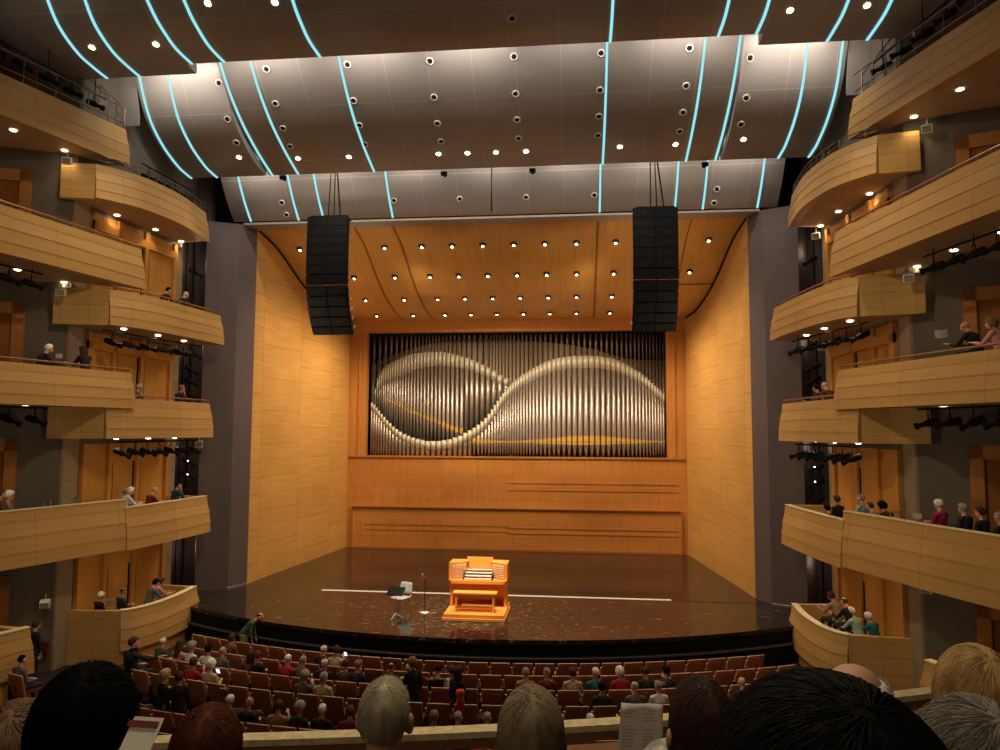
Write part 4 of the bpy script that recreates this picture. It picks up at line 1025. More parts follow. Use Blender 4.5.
def seated(px, py, row, pose, top, hair, style, label, skin=0, **k):
    """stalls: snap to the curved row the head belongs to"""
    p = at(px, py, z=.14); R_ = ROWS[row][0]-.1
    x = p.x; y = SC[1]-math.sqrt(R_*R_-x*x); ang = math.atan2(x, SC[1]-y)
    return person((x, y, FL-.04), ang+k.pop('turn', 0), pose, top, hair, style, label, skin, group='audience in the stalls', **k)
S = [
 (321.7, 652.4, 2, 'sitA', 'dark', 'white', 'bald', 'bald-topped person in a dark coat in the second row, left of the beige coat'),
 (336, 652, 2, 'sitC', 'cream', 'brown', 'full', 'person in a beige coat with a lit phone in the second row'),
 (167, 640.5, 3, 'sitE', 'green', 'white', 'bald', 'bald person in a green shirt near the lowest left box'),
 (178, 647, 3, 'sitD', 'pink', 'brown', 'long', 'person with long brown hair right of the bald green-shirted person'),
 (191, 648, 3, 'sitD', 'white', 'grey', 'curly', 'person with curly grey hair and pale top near the left end of the third row'),
 (204.5, 653, 3, 'sitA', 'white', 'dark', 'full', 'dark-haired person in a white top, third row left'),
 (213, 651, 2, 'sitA', 'brown', 'brown', 'full', 'brown-haired person half hidden at the left end of the second row'),
 (222, 653, 3, 'sitA', 'grey', 'grey', 'bald', 'bald person in a grey jacket, third row left'),
 (191, 665, 4, 'sitC', 'red', 'brown', 'full', 'person with brown hair and bright red top at the left'),
 (208, 668, 4, 'sitB', 'cream', 'white', 'curly', 'white-haired person in a cream top beside the bright red top'),
 (131, 654, 4, 'sitE', 'darkteal', 'dark', 'long', 'person with long black hair beside the lowest left box wall'),
 (244, 661, 3, 'sitA', 'brown', 'brown', 'long', 'person in brown next to the reddish-haired person in black, third row'),
 (258.7, 656, 3, 'sitB', 'black', 'auburn', 'full', 'reddish-brown haired person in a black coat, third row'),
 (284, 663.6, 3, 'sitB', 'red', 'white', 'short', 'white-haired person in a dark red top, third row'),
 (298.6, 665.7, 3, 'sitB', 'grey', 'grey', 'short', 'grey-haired person in grey right of the dark red top'),
 (321.7, 667, 3, 'sitA', 'dark', 'white', 'bald', 'white-haired balding person in dark clothes, third row'),
 (340.6, 671, 3, 'sitB', 'brown', 'brown', 'full', 'brown-haired person in brown reading a pale sheet, third row'),
 (360, 664, 3, 'sitB', 'navy', 'darkblonde', 'full', 'dark-blond person in a navy top, third row'),
 (303.5, 678, 4, 'sitC', 'grey', 'grey', 'curly', 'curly grey-haired person in a grey jacket, fourth row'),
 (321.7, 681, 4, 'sitA', 'cream', 'grey', 'full', 'grey-brown haired person in a cream coat, fourth row'),
 (391, 669, 3, 'sitB', 'grey', 'auburn', 'bald', 'balding reddish-haired person in grey behind the foreground grey head'),
 (407, 673, 3, 'sitA', 'cream', 'blonde', 'short', 'pale blond person beside the standing woman in black'),
 (435.6, 676, 3, 'sitB', 'black', 'dark', 'bun', 'black-haired person holding white sheets between the two standing women'),
 (451.7, 672.7, 3, 'sitC', 'white', 'brown', 'full', 'brown-haired person in a white top left of the orange scarf'),
 (525, 678, 3, 'sitA', 'tan', 'grey', 'short', 'grey-haired person in tan behind the long-haired foreground woman'),
 (546.7, 676.4, 3, 'sitC', 'maroon', 'grey', 'short', 'grey-haired person in a maroon top, middle of the third row'),
 (572.6, 677, 3, 'sitA', 'cream', 'brown', 'full', 'person in a fluffy cream coat with brown-grey hair, third row'),
 (596, 678.5, 3, 'sitC', 'teal', 'white', 'short', 'white-haired person in a teal top, third row'),
 (621, 678.5, 3, 'sitB', 'red', 'white', 'curly', 'person with curly white hair and reddish top, third row'),
 (646.9, 676.5, 3, 'sitB', 'dark', 'brown', 'full', 'brown-haired person in dark clothes right of the curly white hair, third row'),
 (667.6, 676.5, 3, 'sitC', 'dark', 'dark', 'full', 'dark-haired person with raised arm at the right of the third row'),
 (602, 689, 4, 'sitA', 'dark', 'dark', 'full', 'dark-haired person in dark clothes, fourth row, left of the bald man'),
 (635, 689, 4, 'sitC', 'grey', 'grey', 'bald', 'bald man in a dark grey jacket, fourth row'),
 (658.8, 688.5, 4, 'sitE', 'white', 'ash', 'short', 'person with ash hair and white collar over black, fourth row'),
 (743, 685, 4, 'sitA', 'black', 'white', None, 'bald person alone at the right end of the fourth row'),
 (228, 703.5, 5, 'sitB', 'dark', 'white', 'short', 'white-haired person beside the foreground auburn head, fifth row'),
 (140, 712, 5, 'sitB', 'pink', 'grey', 'short', 'grey-haired person low beside the big dark foreground head, fifth row'),
 (249.6, 704, 5, 'sitB', 'black', 'white', None, 'bald person in a black coat with a printed sheet, fifth row'),
 (278, 708, 5, 'sitC', 'tan', 'brown', 'full', 'brown-haired person in a tan sweater, fifth row'),
 (299, 710, 5, 'sitD', 'dark', 'grey', 'curly', 'grey curly-haired person in dark purple, fifth row'),
 (324.5, 709, 5, 'sitA', 'black', 'white', 'short', 'white-haired person in black in the fifth row, left of the foreground grey head'),
 (354.6, 708, 5, 'sitC', 'maroon', 'auburn', 'full', 'auburn-haired person beside the foreground grey head, fifth row'),
 (433.5, 719.6, 5, 'sitA', 'dark', 'darkblonde', 'full', 'dark-blond head just above the balcony rail, left of two grey heads'),
 (458, 719.6, 5, 'sitA', 'dark', 'grey', 'short', 'left of two grey heads just above the balcony rail'),
 (487.4, 719.6, 5, 'sitB', 'dark', 'grey', 'short', 'right of two grey heads just above the balcony rail'),
 (591, 733, 5, 'sitA', 'lavender', 'white', 'short', 'white-haired person in lavender seen through the gap under the rail'),
 (664.7, 738, 5, 'sitA', 'dark', 'grey', 'short', 'grey-haired person seen under the rail beside the printed sheet'),
 (415, 743, 6, 'sitA', 'red', 'brown', 'full', 'left person in a bright red top just under the rail'),
 (437, 743, 6, 'sitA', 'dark', 'ash', 'full', 'person between two red tops under the rail'),
 (484, 742, 6, 'sitE', 'red', 'dark', 'bob', 'right person in a bright red top just under the rail, beside the long hair'),
]
for px, py, row, pose, top, hair, style, label in S: seated(px, py, row, pose, top, hair, style, label, skin=random.choice((0, 0, 1)))
seated(145, 647, 4, 'reach', 'black', 'brown', 'full', 'dark-haired man in a black vest with white sleeve reaching right, beside the left wall', scale=1.18)
# people on their feet
def standing(px, py, y, pose, top, hair, style, label, h=1.68, rz=0, sc_=1, **k):
    p = at(px, py, y=y); return person((p.x, y, FL), rz, pose, top, hair, style, label, scale=sc_, group='standing audience', **k)
w1 = standing(413, 656, 17.0, 'standF', 'black', 'darkblonde', 'bob', 'woman standing in a long black coat in the cross aisle, left of the orange scarf', trousers='black', sc_=1.0, rz=.6)
w2 = standing(458, 660, 16.6, 'standF', 'black', 'brown', 'long', 'woman standing in black with a bright orange scarf and long brown hair', trousers='maroon', sc_=.98, rz=-.5)
standing(164, 677, 15.5, 'standF', 'black', 'blonde', 'bob', 'blonde person standing in a black coat behind the big dark foreground head', trousers='black', rz=-.7)
standing(179, 677, 15.4, 'standF', 'black', 'brown', 'full', 'brown-haired person standing in black beside the blonde in black', trousers='black', rz=.5, skin=1)
pb = at(262, 614, y=21.4)
person((pb.x-.45, 21.15, FL), -1.35, 'bend', 'green', 'brown', 'bald', 'person in a green jacket bending forward in front of the stage edge at the left', group='standing audience', trousers='tan')
person((-11.75, 18.9, FL), -.4, 'stand', 'black', 'brown', 'full', 'usher in black standing at the far left wall behind the low parapet', group='standing audience')
person((-10.75, 17.2, FL-.05), -.3, 'sitA', 'grey', 'dark', 'short', 'person with a pale cap at the far left by the low parapet', group='audience in the stalls')
dup(SEAT, (-10.75, 17.2, FL), -.3, 'brown theatre seat standing alone at the far left by the low parapet', 'loose seats')
# orange scarf held by the standing woman
mb = MB(); q = w2.location
pr = []
for j in range(8):
    for k in range(8):
        a = 2*PI*k/8; pr.append((q.x+.1+math.cos(a)*(.09+.02*math.sin(j*2)), q.y-.24+math.sin(a)*.05, q.z+1.25-j*.07+.01*math.sin(k)))
mb.add(pr, [(j*8+k, (j+1)*8+k, (j+1)*8+(k+1) % 8, j*8+(k+1) % 8) for j in range(7) for k in range(8)]+[tuple(range(8)), tuple(56+k for k in range(8))])
tag(mb.build('scarf', cloth('orange'), None, True), 'bright orange scarf hanging on the back of the standing woman in black', 'scarf')
# balcony people: (px, py, |x|, pose, ...)
BP = [
 (101, 596, 10.7, 'sitB', 'black', 'white', 'full', 'white-haired person in black in the lowest left box'),
 (123, 592, 10.75, 'sitB', 'dark', 'brown', 'bald', 'balding man reading in the lowest left box'),
 (156, 583, 10.6, 'lean', 'grey', 'dark', 'full', 'dark-haired person in grey leaning forward in the lowest left box'),
 (161.5, 582, 10.4, 'lean', 'pink', 'brown', 'full', 'person in pale pink at the stage end of the lowest left box'),
 (831, 596.5, 10.8, 'lean', 'tan', 'brown', 'full', 'brown-haired person farthest back in the lowest right box'),
 (844, 602, 10.7, 'lean', 'black', 'brown', 'bald', 'balding man in black with open programme in the lowest right box'),
 (851, 612, 10.7, 'lean', 'mint', 'white', 'full', 'white-haired person in pale green in the lowest right box'),
 (868, 617, 10.8, 'lean', 'teal', 'white', 'full', 'white-haired person in a teal jacket in the lowest right box'),
 (9, 496, 11.7, 'sitD', 'tan', 'white', 'curly', 'white-haired person at the far left of the lowest left balcony'),
 (1, 494, 11.9, 'sitA', 'brown', 'brown', 'full', 'person cut by the left picture edge, lowest left balcony'),
 (126, 493, 10.75, 'sitB', 'dark', 'grey', 'full', 'grey-haired person where the lowest left balcony meets the box'),
 (131, 491.5, 10.7, 'lean', 'white', 'white', 'full', 'white-haired person in a pale jacket in the second left box'),
 (155, 491, 10.6, 'lean', 'maroon', 'grey', 'bald', 'bald man in a maroon jumper in the second left box'),
 (178.6, 486, 10.6, 'face', 'darkteal', 'dark', 'short', 'dark-haired man in dark teal at the stage end of the second left box'),
 (827, 509, 10.8, 'lean', 'black', 'dark', 'full', 'dark low figure at the stage end of the second right box'),
 (836.5, 500, 10.7, 'sitA', 'black', 'brown', 'full', 'brown-haired person in black in the second right box'),
 (861, 499, 10.9, 'sitA', 'lightblue', 'grey', 'short', 'grey-haired man in pale blue on the lowest right balcony'),
 (870, 507, 10.95, 'lean', 'tan', 'brown', 'short', 'brown head just above the rail right of the pale blue man'),
 (882, 506.7, 11.1, 'lean', 'dark', 'dark', 'curly', 'curly dark head above the rail of the lowest right balcony'),
 (938.7, 505, 11.4, 'sitB', 'magenta', 'white', 'full', 'white-haired woman in magenta holding a paper, lowest right balcony'),
 (962.7, 509, 11.6, 'sitA', 'dark', 'grey', 'full', 'grey-haired person in dark clothes right of the magenta woman'),
 (980, 513, 11.7, 'sitE', 'black', 'brown', 'full', 'brown-haired person in black near the right picture edge, lowest balcony'),
 (999, 518, 11.9, 'sitB', 'dark', 'grey', 'short', 'person cut by the right picture edge, lowest balcony'),
 (49, 349, 11.3, 'lean', 'black', 'white', 'full', 'white-haired person in black on the second-tier left balcony'),
 (93.5, 351, 11.0, 'leanF', 'black', 'brown', 'long', 'long-haired person in dark green turned to the hall, second-tier left balcony'),
 (140, 388, 10.7, 'lean', 'grey', 'grey', 'full', 'grey head at the near end of the middle left box'),
 (182, 389, 10.6, 'face', 'dark', 'darkblonde', 'full', 'dark-blond person leaning on the rail of the middle left box'),
 (815.7, 389, 10.7, 'lean', 'dark', 'dark', 'short', 'dark head at the stage end of the middle right box'),
 (824.5, 386, 10.7, 'lean', 'brown', 'white', None, 'bald head in the middle right box'),
 (965, 327, 11.5, 'lean', 'black', 'grey', None, 'bald person in black holding a tablet, second-tier right balcony'),
 (991, 324, 11.7, 'leanF', 'pink', 'darkblonde', 'bob', 'dark-blond woman at the right picture edge, second-tier balcony'),
 (168.7, 291, 10.7, 'lean', 'dark', 'dark', 'short', 'dark head above the rail of the second left box from the top'),
 (186, 295, 10.6, 'lean', 'dark', 'white', None, 'pale head by black lamps in the second left box from the top'),
]
def front_x(poly, y):
    for a, b_ in zip(poly, poly[1:]):
        if min(a[1], b_[1]) <= y <= max(a[1], b_[1]): return a[0]+(b_[0]-a[0])*(y-a[1])/(b_[1]-a[1])
    return poly[0][0] if y < poly[0][1] else poly[-1][0]
def behind(px, py, back):
    best = None; d = ray(px, py)
    for i in range(2000):
        q = CAM+d*(10+i*.012)
        for L, D in LV.items():
            for poly, zt in ((D['box'], D['zt']), (D.get('rear'), D.get('rzt', 0))):
                if not poly: continue
                if not (zt-.15 < q.z < zt+.75): continue
                if not (min(p_[1] for p_ in poly)+(.45 if poly is D['box'] else -.3) <= q.y <= max(p_[1] for p_ in poly)+.1): continue
                if abs(q.x) >= front_x(poly, q.y)+back: return q
    return None
for px, py, ax, pose, top, hair, style, label in BP:
    s = 1 if px > 500 else -1
    p = behind(px, py, .5 if ('lean' in pose or pose == 'face') else .78) or at(px, py, x=s*ax); B = body(pose, **POSES[pose])
    rz = s*.5 + (0 if pose != 'leanF' else s*.0)
    h = Matrix.Rotation(rz, 3, 'Z') @ B['hc']
    if px == 93.5: rz = 1.2*s*-1; 
    person(p-h, rz, pose, top, hair, style, label, skin=random.choice((0, 0, 1)), group='people on the balconies')
# programmes and papers held by people in view
def paper(p, label, w=.14, h=.2, rz=0, tilt=.9, fold=True, m=None, name='programme', cat='programme'):
    mb = MB(); t = thing(name, label, cat, p, rz, 'papers held by the audience')
    M = Matrix.Rotation(tilt, 3, 'X')
    for s_ in ((-1, 1) if fold else (0,)):
        R2 = Matrix.Rotation(-.25*s_, 3, 'Y')
        mb = MB(); mb.box(M @ Vector((s_*w*.5, 0, 0)), (w, .006, h), M @ Matrix.Rotation(.2*s_, 3, 'Z')); mb.build('page', m or PAPER, t)
    return t
for px, py, y, lab in ((192, 668, 17.9, 'open programme left of the cream-topped white-haired person'), (249, 661, 18.6, 'open pale programme beside the reddish-haired person'), (256, 712, 15.3, 'printed sheet held in the fifth row at the left'),
    (352, 674, 17.9, 'pale sheet beside the navy top'), (430, 680, 17.6, 'white sheet left of the black-haired person'), (441, 680, 17.6, 'white sheet right of the black-haired person'), (660, 683, 17.7, 'bright open programme right of the bald man'),
    (226, 690, 17.0, 'white programme on a lap at the left of the fourth row'), (238, 710, 15.4, 'white sheet beside the auburn foreground head'), (147, 706, 15.6, 'tilted white sheet right of the big dark foreground head')):
    paper(at(px, py, y=y), lab, .13, .2, random.uniform(-.3, .3), .9)
mb = MB(); c = at(218, 671, y=17.4); mb.box(c, (.08, .01, .15), Matrix.Rotation(.6, 3, 'X')); tag(mb.build('phone', SCREEN, bevel=.004), 'lit phone beside the cream-topped white-haired person', 'phone')
mb = MB(); c = at(345.5, 654, y=18.7); mb.box(c, (.07, .01, .14), Matrix.Rotation(.6, 3, 'X')); tag(mb.build('phone', SCREEN, bevel=.004), 'lit phone held by the person in the beige coat', 'phone')
for px, py, ax, w, lab in ((941, 334, 11.0, .2, 'grey tablet held over the rail on the second-tier right balcony'), (826, 608, 10.5, .2, 'open white programme in the lowest right box'), (111, 602, 10.4, .2, 'open programme in the lowest left box'), (917, 516, 11.2, .16, 'white paper held by the woman in magenta'), (59, 356, 11.15, .14, 'small white paper at the rail of the second-tier left balcony')):
    s = 1 if px > 500 else -1; paper(at(px, py, x=s*ax), lab, w*.6, w, s*-.6, .7, True, PLAST if 'tablet' in lab else PAPER, name='tablet' if 'tablet' in lab else 'programme', cat='tablet' if 'tablet' in lab else 'programme')
# low chairs seen behind the lowest left balcony rail and on the right
for px, py, ax, lab in ((47, 503, 11.5, 'pale chair back behind the lowest left balcony rail, left one'), (78, 501, 11.3, 'pale chair back behind the lowest left balcony rail, right one'), (896, 516, 11.4, 'pale chair back behind the lowest right balcony rail')):
    s = 1 if px > 500 else -1; c = at(px, py, x=s*ax); t = thing('balcony_chair', lab, 'chair', (c.x, c.y, 2.6), s*.5, 'chairs on the balconies')
    mb = MB(); zb = c.z-2.6
    mb.box((0, 0, zb+.1), (.42, .03, .03)); mb.box((0, 0, zb-.1), (.42, .03, .03))
    for sx in (-1, 1): mb.box((sx*.2, 0, (zb+.1)/2), (.03, .03, zb+.1))
    mb.build('back_frame', STONE, t); mb = MB(); mb.box((0, .2, .45), (.42, .4, .05)); mb.build('seat', FAB, t)
    mb = MB()
    for sx in (-1, 1): mb.box((sx*.19, .38, .22), (.03, .03, .44))
    mb.build('front_legs', STONE, t)

# ------------------------------------------------------------------ mezzanine: rail, floor, foreground people
rl = [(-1.5, 2.75), (-.3, 2.82), (.71, 2.95), (1.7, 3.12), (2.84, 3.36), (3.76, 3.62), (4.84, 4.02), (5.6, 4.35), (6.6, 4.9)]
rlc = catmull(rl, 4)
rt = thing('balcony_rail', 'pale wooden handrail on metal posts across the bottom of the picture', 'railing', (2.8, 3.3, 3.85))
def RP(o): return [(x-2.8, y-3.3) for x, y in offset_poly(rlc, o)]
mb = MB(); a, b_ = RP(.04), RP(-.04); mb.prism(a+b_[::-1], .775, .803); mb.build('handrail', W_RAIL, rt)
mb = MB(); a, b_ = RP(.0), RP(-.04); mb.prism(a+b_[::-1], .735, .772); mb.build('under_rail', W_CAP, rt)
for x in (.2, 1.45, 2.36, 3.62, 5.2):
    i = min(range(len(rlc)), key=lambda i: abs(rlc[i][0]-x)); mb = MB(); mb.tube([(rlc[i][0]-2.8, rlc[i][1]-3.3, 0), (rlc[i][0]-2.8, rlc[i][1]-3.3, .78)], .014, 8); mb.build('post', RAILM, rt)
mb = MB(); a, b_ = offset_poly(rlc, .13), offset_poly(rlc, -.1); mb.prism(a+b_[::-1], 3.6, 4.5); tag(mb.build('parapet', W_CAP), 'wooden balcony parapet just below the pale handrail', 'parapet')
mb = MB(); mb.prism(offset_poly(rlc, 0)+[(6.6, -2), (-1.5, -2)], 3.55, 3.95); struct('floor', mb, CARPET)
mb = MB(); mb.box((2.6, .3, 4.05), (8, 2.0, .3)); struct('floor', mb, CARPET)
mb = MB(); mb.box((2.6, -.9, 4.3), (8, 2.2, .6)); struct('floor', mb, CARPET)
# hair made of strands on a shell for the near heads
def strand_hair(style, color, parent, loc, rot, sd, count, scale=(1, 1, 1)):
    sh = hair_shell(style, 48, 34, sd, .0022).build('hair', hairm(color), parent, True); sh.location = loc; sh.rotation_euler = rot; sh.scale = scale
    rnd = random.Random(sd); cu = bpy.data.curves.new('hair_strands', 'CURVE'); cu.dimensions = '3D'; cu.bevel_depth = .001; cu.bevel_resolution = 0
    rx, ry, rz = .076, .096, .092
    t = {'short': .012, 'full': .024, 'bald': .01, 'long': .026, 'bob': .032, 'bun': .014, 'curly': .04}[style]
    crown = Vector((.1, -.45, 1)).normalized()
    def surf(d, k):
        r = 1+(t+k)/.088; return Vector((d.x*rx*r, d.y*ry*r-.005, d.z*rz*r+.03))
    for i in range(count):
        a = math.acos(rnd.uniform(-.35, 1)); b_ = rnd.uniform(0, 2*PI); d = Vector((math.sin(a)*math.cos(b_), math.sin(a)*math.sin(b_), math.cos(a)))
        el = math.asin(d.z)
        if d.y > .1 and el < .55: continue
        if style == 'bald' and el > .7: continue
        if style in ('short', 'bald') and el < -.1 and abs(d.x) > .82: continue
        ax = crown.cross(d)
        if ax.length < 1e-3: continue
        ax.normalize(); L = {'short': .32, 'full': .55, 'bald': .35, 'long': 1.5, 'bob': 1.2, 'bun': .6, 'curly': .5}[style]*rnd.uniform(.6, 1.1)
        n = 5 if L < .8 else 8; pts = []
        wob = rnd.uniform(-.25, .25)
        for k in range(n):
            f = k/(n-1); q = Matrix.Rotation(L*f, 3, ax) @ d; q = Matrix.Rotation(wob*f, 3, 'Z') @ q
            lift = .001+(.007*f if style in ('short', 'full', 'curly') else .002*math.sin(f*3))*rnd.uniform(.3, 1)
            if q.z < -.5 and style in ('long', 'bob'):
                pl = pts[-1] if pts else surf(q, lift); q2 = pl+Vector((rnd.uniform(-.002, .002), rnd.uniform(-.002, .002), -.03 if style == 'long' else -.02))
                if style == 'long': th = math.atan2(q2.y+.02, q2.x); x_, y_ = long_xy(th, q2.z); q2 = Vector((x_*1.025, y_*1.025-.002, q2.z))
                pts.append(q2); continue
            pts.append(surf(q, lift))
        if style == 'long':
            for k in range(5):
                l = pts[-1]; z_ = l.z-.055; th = math.atan2(l.y+.02, l.x)+rnd.uniform(-.03, .03); x_, y_ = long_xy(th, z_); pts.append(Vector((x_*1.03, y_*1.03-.002, z_)))
        s_ = cu.splines.new('POLY'); s_.points.add(len(pts)-1)
        for k, q in enumerate(pts): s_.points[k].co = (q.x, q.y, q.z, 1); s_.points[k].radius = 1-.75*k/len(pts)
    cu.materials.append(hairm(color)); o = bpy.data.objects.new('tmp', cu); COL.objects.link(o)
    me = bpy.data.meshes.new_from_object(o.evaluated_get(bpy.context.evaluated_depsgraph_get())); bpy.data.objects.remove(o)
    o = bpy.data.objects.new('hair_strands', me); COL.objects.link(o); o.parent = sh; o['kind'] = 'stuff'
    return sh
NB = {}
def near_person(px, py, dist, pose, top, hair, style, label, rz=0, scale=1, skin=0, count=1800, hs=(1, 1, 1), kw=None):
    """px,py = centre of the top of the head in view"""
    kk = dict(POSES[pose]); kk.update(kw or {}); kk['voxel'] = .009
    B = body_mesh('body', **kk)
    ztop = B['hc'].z+.03+hs[2]*(.092*(1+({'short': .012, 'full': .024, 'bald': .01, 'long': .026, 'bob': .032, 'bun': .014, 'curly': .04}[style]+.008)/.088)-.002)
    p = away(px, py, dist); loc = Vector((p.x, p.y, p.z-ztop*scale))
    hxy = Matrix.Rotation(rz, 3, 'Z') @ Vector((B['hc'].x, B['hc'].y, 0))*scale
    t = thing('person', label, 'person', (loc.x-hxy.x, loc.y-hxy.y, loc.z), rz, 'people in the rows in front of the camera'); t.scale = (scale,)*3
    o = bpy.data.objects.new('body', B['me']); COL.objects.link(o); o.parent = t
    for i, m in ((0, SKIN[skin]), (1, cloth(top))): o.material_slots[i].link = 'OBJECT'; o.material_slots[i].material = m
    if style: strand_hair(style, hair, t, B['hc'], B['H'].to_euler(), int(px), count, hs)
    return t
near_person(88, 663, 1.62, 'sitA', 'black', 'dark', 'short', 'dark short-haired man, biggest head at the lower left, programme on lap', .25, count=4500, hs=(1.03, 1.04, 1.08), kw=dict(arms='read'))
near_person(16, 699, 1.85, 'sitA', 'dark', 'darkblonde', 'long', 'person with long dark-blond hair at the bottom left corner', .3, count=3000, kw=dict(female=True))
near_person(208, 703, 2.4, 'sitA', 'dark', 'auburn', 'bob', 'person with smooth auburn hair right of the big dark head', .1, count=3500, kw=dict(female=True), hs=(.95, 1, 1))
near_person(385.5, 677, 2.45, 'sitA', 'black', 'silver', 'short', 'man with short grey-blond hair and black coat above the handrail', 0, count=4500, hs=(.92, 1, 1))
near_person(531, 685, 2.15, 'sitA', 'dark', 'ash', 'long', 'woman with long straight ash-blond hair at the bottom centre', 0, count=4500, kw=dict(female=True), hs=(.97, 1, 1.1))
near_person(701, 675, 2.08, 'sitA', 'black', 'brown', 'long', 'woman with smooth dark brown hair right of the printed sheet', .1, count=4000, kw=dict(female=True), hs=(.86, 1, 1.12))
near_person(826, 671, .78, 'sitA', 'black', 'dark', 'bob', 'huge dark round head closest to the camera at the lower right', .1, count=5000, hs=(1.13, 1.05, 1.05))
near_person(853, 657, 1.9, 'sitA', 'dark', 'white', 'bald', 'white-haired man with pink scalp behind the huge dark head', -.4, count=1400)
near_person(976, 643, 2.1, 'sitA', 'teal', 'blonde', 'bob', 'blonde woman in a teal top at the right edge', -.1, count=3500, kw=dict(female=True), hs=(.88, 1, 1.02))
near_person(975, 696, 1.5, 'sitA', 'dark', 'grey', 'full', 'grey-haired head at the bottom right corner below the blonde woman', 0, count=3500)
near_person(668, 741, 2.6, 'sitA', 'white', 'white', 'curly', 'low fluffy white-haired person below the printed sheet', 0, count=1500)
# printed programme sheet held up
t = thing('programme', 'large printed sheet in two columns held up above the handrail', 'programme', away(641, 738, 2.75), .25, 'papers in the foreground rows')
Mx = Matrix.Rotation(-.1, 3, 'X') @ Matrix.Rotation(.08, 3, 'Y')
mb = MB(); vs = []
for i in range(9):
    for j in range(9):
        u, v = i/8-.5, j/8-.5; vs.append(Mx @ Vector((u*.165*(1-.1*v), .006*math.sin(u*7), v*.235)))
mb.add(vs, [(i*9+j, (i+1)*9+j, (i+1)*9+j+1, i*9+j+1) for i in range(8) for j in range(8)])
pg = mb.build('sheet', PAPER, t, True); pg.modifiers.new('s', 'SOLIDIFY').thickness = .001
mb = MB(); rnd = random.Random(3)
for c in (-.042, .035):
    for k in range(17):
        if rnd.random() < .15: continue
        w = rnd.uniform(.02, .055) if k else .03; z = .095-k*.011
        mb.box(Mx @ Vector((c-.03+w/2 if k else c, -.008, z)), (w, .0008, .0022), Mx)
tag(mb.build('printed_lines', INK, pg), kind='stuff')
t = thing('programme', 'white programme with a dark red band beside the big dark head', 'programme', away(139, 741, 1.5), .2, 'papers in the foreground rows')
mb = MB(); Mx = Matrix.Rotation(-.9, 3, 'X') @ Matrix.Rotation(.1, 3, 'Y'); mb.box((0, 0, 0), (.055, .002, .09), Mx); pg = mb.build('cover', PAPER, t)
mb = MB(); mb.box(Mx @ Vector((-.005, -.003, .03)), (.055, .002, .012), Mx); mb.build('red_band', MAROON, pg)

# ------------------------------------------------------------------ light
W = bpy.data.worlds.new('hall_air'); sc.world = W; W.use_nodes = True
W.node_tree.nodes['Background'].inputs[0].default_value = (1, .80, .60, 1); W.node_tree.nodes['Background'].inputs[1].default_value = .045
WARM = (1, .80, .54); WARM2 = (1, .80, .55)
# stage: downlight wash, side wall and back wall washes from behind the header
for x in (-6.3, -3.2, 0, 3.2, 6.3):
    for y, z in ((28.8, 13.3), (32.35, 11.8)):
        light('SPOT', (x, y, z), 260, (1, .8, .54), .25, target=(x, y+.8, 0), spot=130, blend=.9)
for s in (-1, 1):
    for y in (28.4, 31.2, 33.6): light('SPOT', (s*4.5, y-.4, 13.0-(y-28.4)*.33), 660, WARM, .3, target=(s*9.2, y+.3, 5.5), spot=100, blend=1)
    light('SPOT', (s*5.5, 27.6, 13.3), 1300, WARM, .3, target=(s*-1, 36.2, 6.5), spot=60, blend=.9)
    light('SPOT', (s*3.6, 26.2, 13.8), 1800, WARM2, .2, target=(s*3.6, 36.7, 7.7), spot=37, blend=.7)
    # unseen fill spots added by the side boxes to brighten the wooden ceiling
    light('SPOT', (s*9.6, 24.2, 8.6), 420, WARM, .5, target=(s*-3.5, 30.5, 13), spot=110, blend=1)
    light('SPOT', (s*9.6, 24.2, 5.4), 420, WARM, .5, target=(s*2.5, 31.5, 13), spot=95, blend=1)
light('SPOT', (0, 30, 11.3), 420, WARM, .3, target=(0, 36.2, 2.5), spot=120, blend=1)
# the console is picked out by spotlights from the ceiling clouds
light('SPOT', (1.5, 20.5, 16.9), 9000, (1, .74, .4), .12, target=(.02, 23.9, 0.7), spot=9, blend=.6)
light('SPOT', (-3.0, 18.0, 16.3), 7000, (1, .8, .5), .12, target=(-.8, 23.6, 0.6), spot=17, blend=.7)
light('SPOT', (0, 19.5, 16.6), 2200, (1, .84, .62), .2, target=(-.5, 24.2, 0), spot=46, blend=.9)
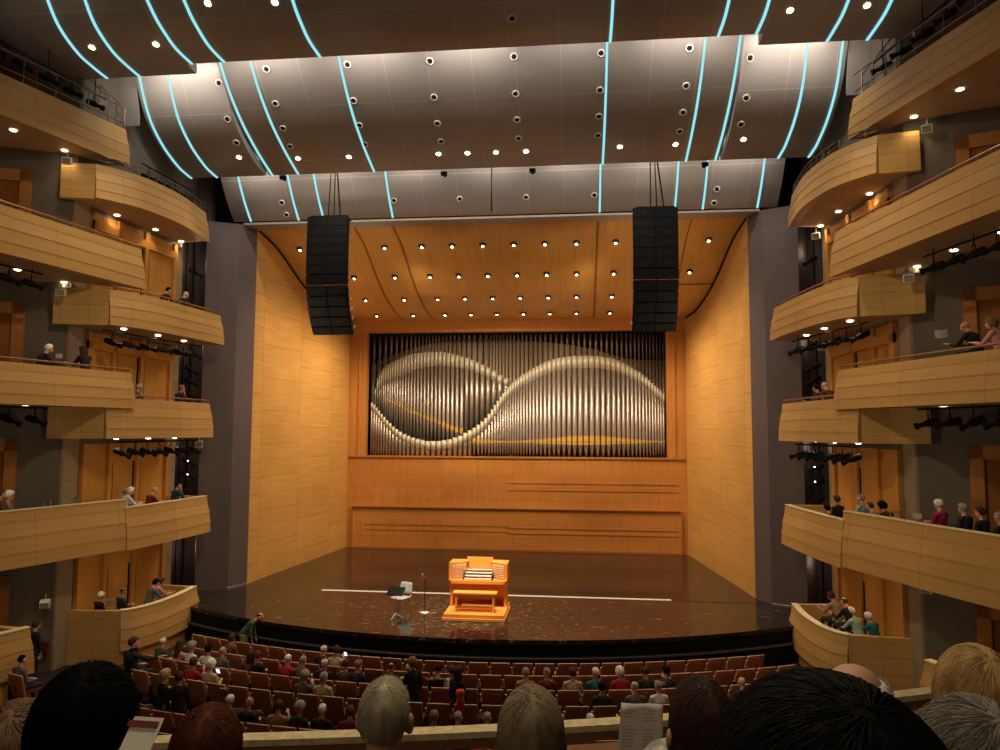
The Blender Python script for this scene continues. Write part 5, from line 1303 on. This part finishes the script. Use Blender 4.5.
# cloud up-lights behind each lip
for x in (-9.6, -6.4, -3.2, 0.0, 3.2, 6.4, 9.6):
    light('AREA', (x, 19.95 if abs(x) < 8 else 20.35, 17.45 if abs(x) < 8 else 17.3), 62 if abs(x) != 3.2 or x < 0 else 30, (1, .95, .88), target=(x, 22.9, 15.9), sx=2.4, sy=.2)
for x in (-9.0, -6.0, -3.0, 0, 3.0, 6.0, 9.0):
    light('AREA', (x, 25.4, 16.1), 38, (1, .94, .86), target=(x, 27.4, 14.5), sx=2.0, sy=.15)
for x in (-13, -9, -4.5, 0, 4.5, 9, 13):  # fill spots added in open air before the clouds, lifting their undersides
    light('SPOT', (x, 12.5, 14.5), 70, (1, .86, .7), .3, target=(x, 17.6, 17.2), spot=80, blend=1)
for x in (-8, -3, 3, 8): light('SPOT', (x, 14.5, 14.5), 80, (1, .84, .66), .3, target=(x, 23.5, 15.9), spot=60, blend=1)  # more added fill, aimed at the middle cloud
# house lamps in the clouds, over the stalls
for x, y, z in ((-8.5, 23.9, 15.2), (-5.5, 24.3, 15.3), (-1.6, 24.3, 15.3), (1.4, 24.3, 15.3), (4.6, 24.3, 15.3), (8.5, 23.9, 15.2)):
    light('SPOT', (x, y-.1, z), 200, WARM2, .1, target=(x, y-3.5, 0), spot=105, blend=.8)
for x in (-9.5, -5.5, 0, 5.5, 9.5):
    light('SPOT', (x, 18.6, 16.5), 720, WARM2, .15, target=(x*.95, 17.3, -1), spot=100, blend=.9)
for s in (-1, 1):   # added fill spots in the open air of the hall brighten the balcony fronts
    light('SPOT', (s*2.0, 8.0, 16.5), 2000, WARM2, .5, target=(s*-10.5, 20.0, 6.5), spot=66, blend=1)
    light('SPOT', (s*1.0, 11.0, 5.0), 560, WARM2, .5, target=(s*-10.5, 19.5, 8), spot=90, blend=1)
    
    for z in (12.4, 9.2, 5.5, 1.5): light('POINT', (s*11.5, 26.3, z), 6, WARM2, .3)  # unseen point lights added inside the slots to lift their darkness
light('SPOT', (2.6, 3.8, 9.5), 320, WARM2, .35, target=(3.0, 2.2, 5), spot=95, blend=1)  # fill spot added above the mezzanine for the near heads and handrail
light('SPOT', (0.5, -2.5, 9.0), 90, WARM2, .5, target=(3.0, 2.5, 5), spot=90, blend=1)  # second added fill for the near rows, from behind the camera
# ------------------------------------------------------------------ camera, view
cd = bpy.data.cameras.new('camera'); cd.sensor_width = 36; cd.lens = F_PX/1000*36; cd.clip_end = 200; cd.clip_start = .05
co = bpy.data.objects.new('camera', cd); COL.objects.link(co)
M = Matrix((RT, UP, -FW)).transposed().to_4x4(); M.translation = CAM; co.matrix_world = M
sc.camera = co
sc.view_settings.view_transform = 'Standard'; sc.view_settings.look = 'None'; sc.view_settings.gamma = 1; sc.view_settings.exposure = .25
sc.view_settings.use_curve_mapping = False
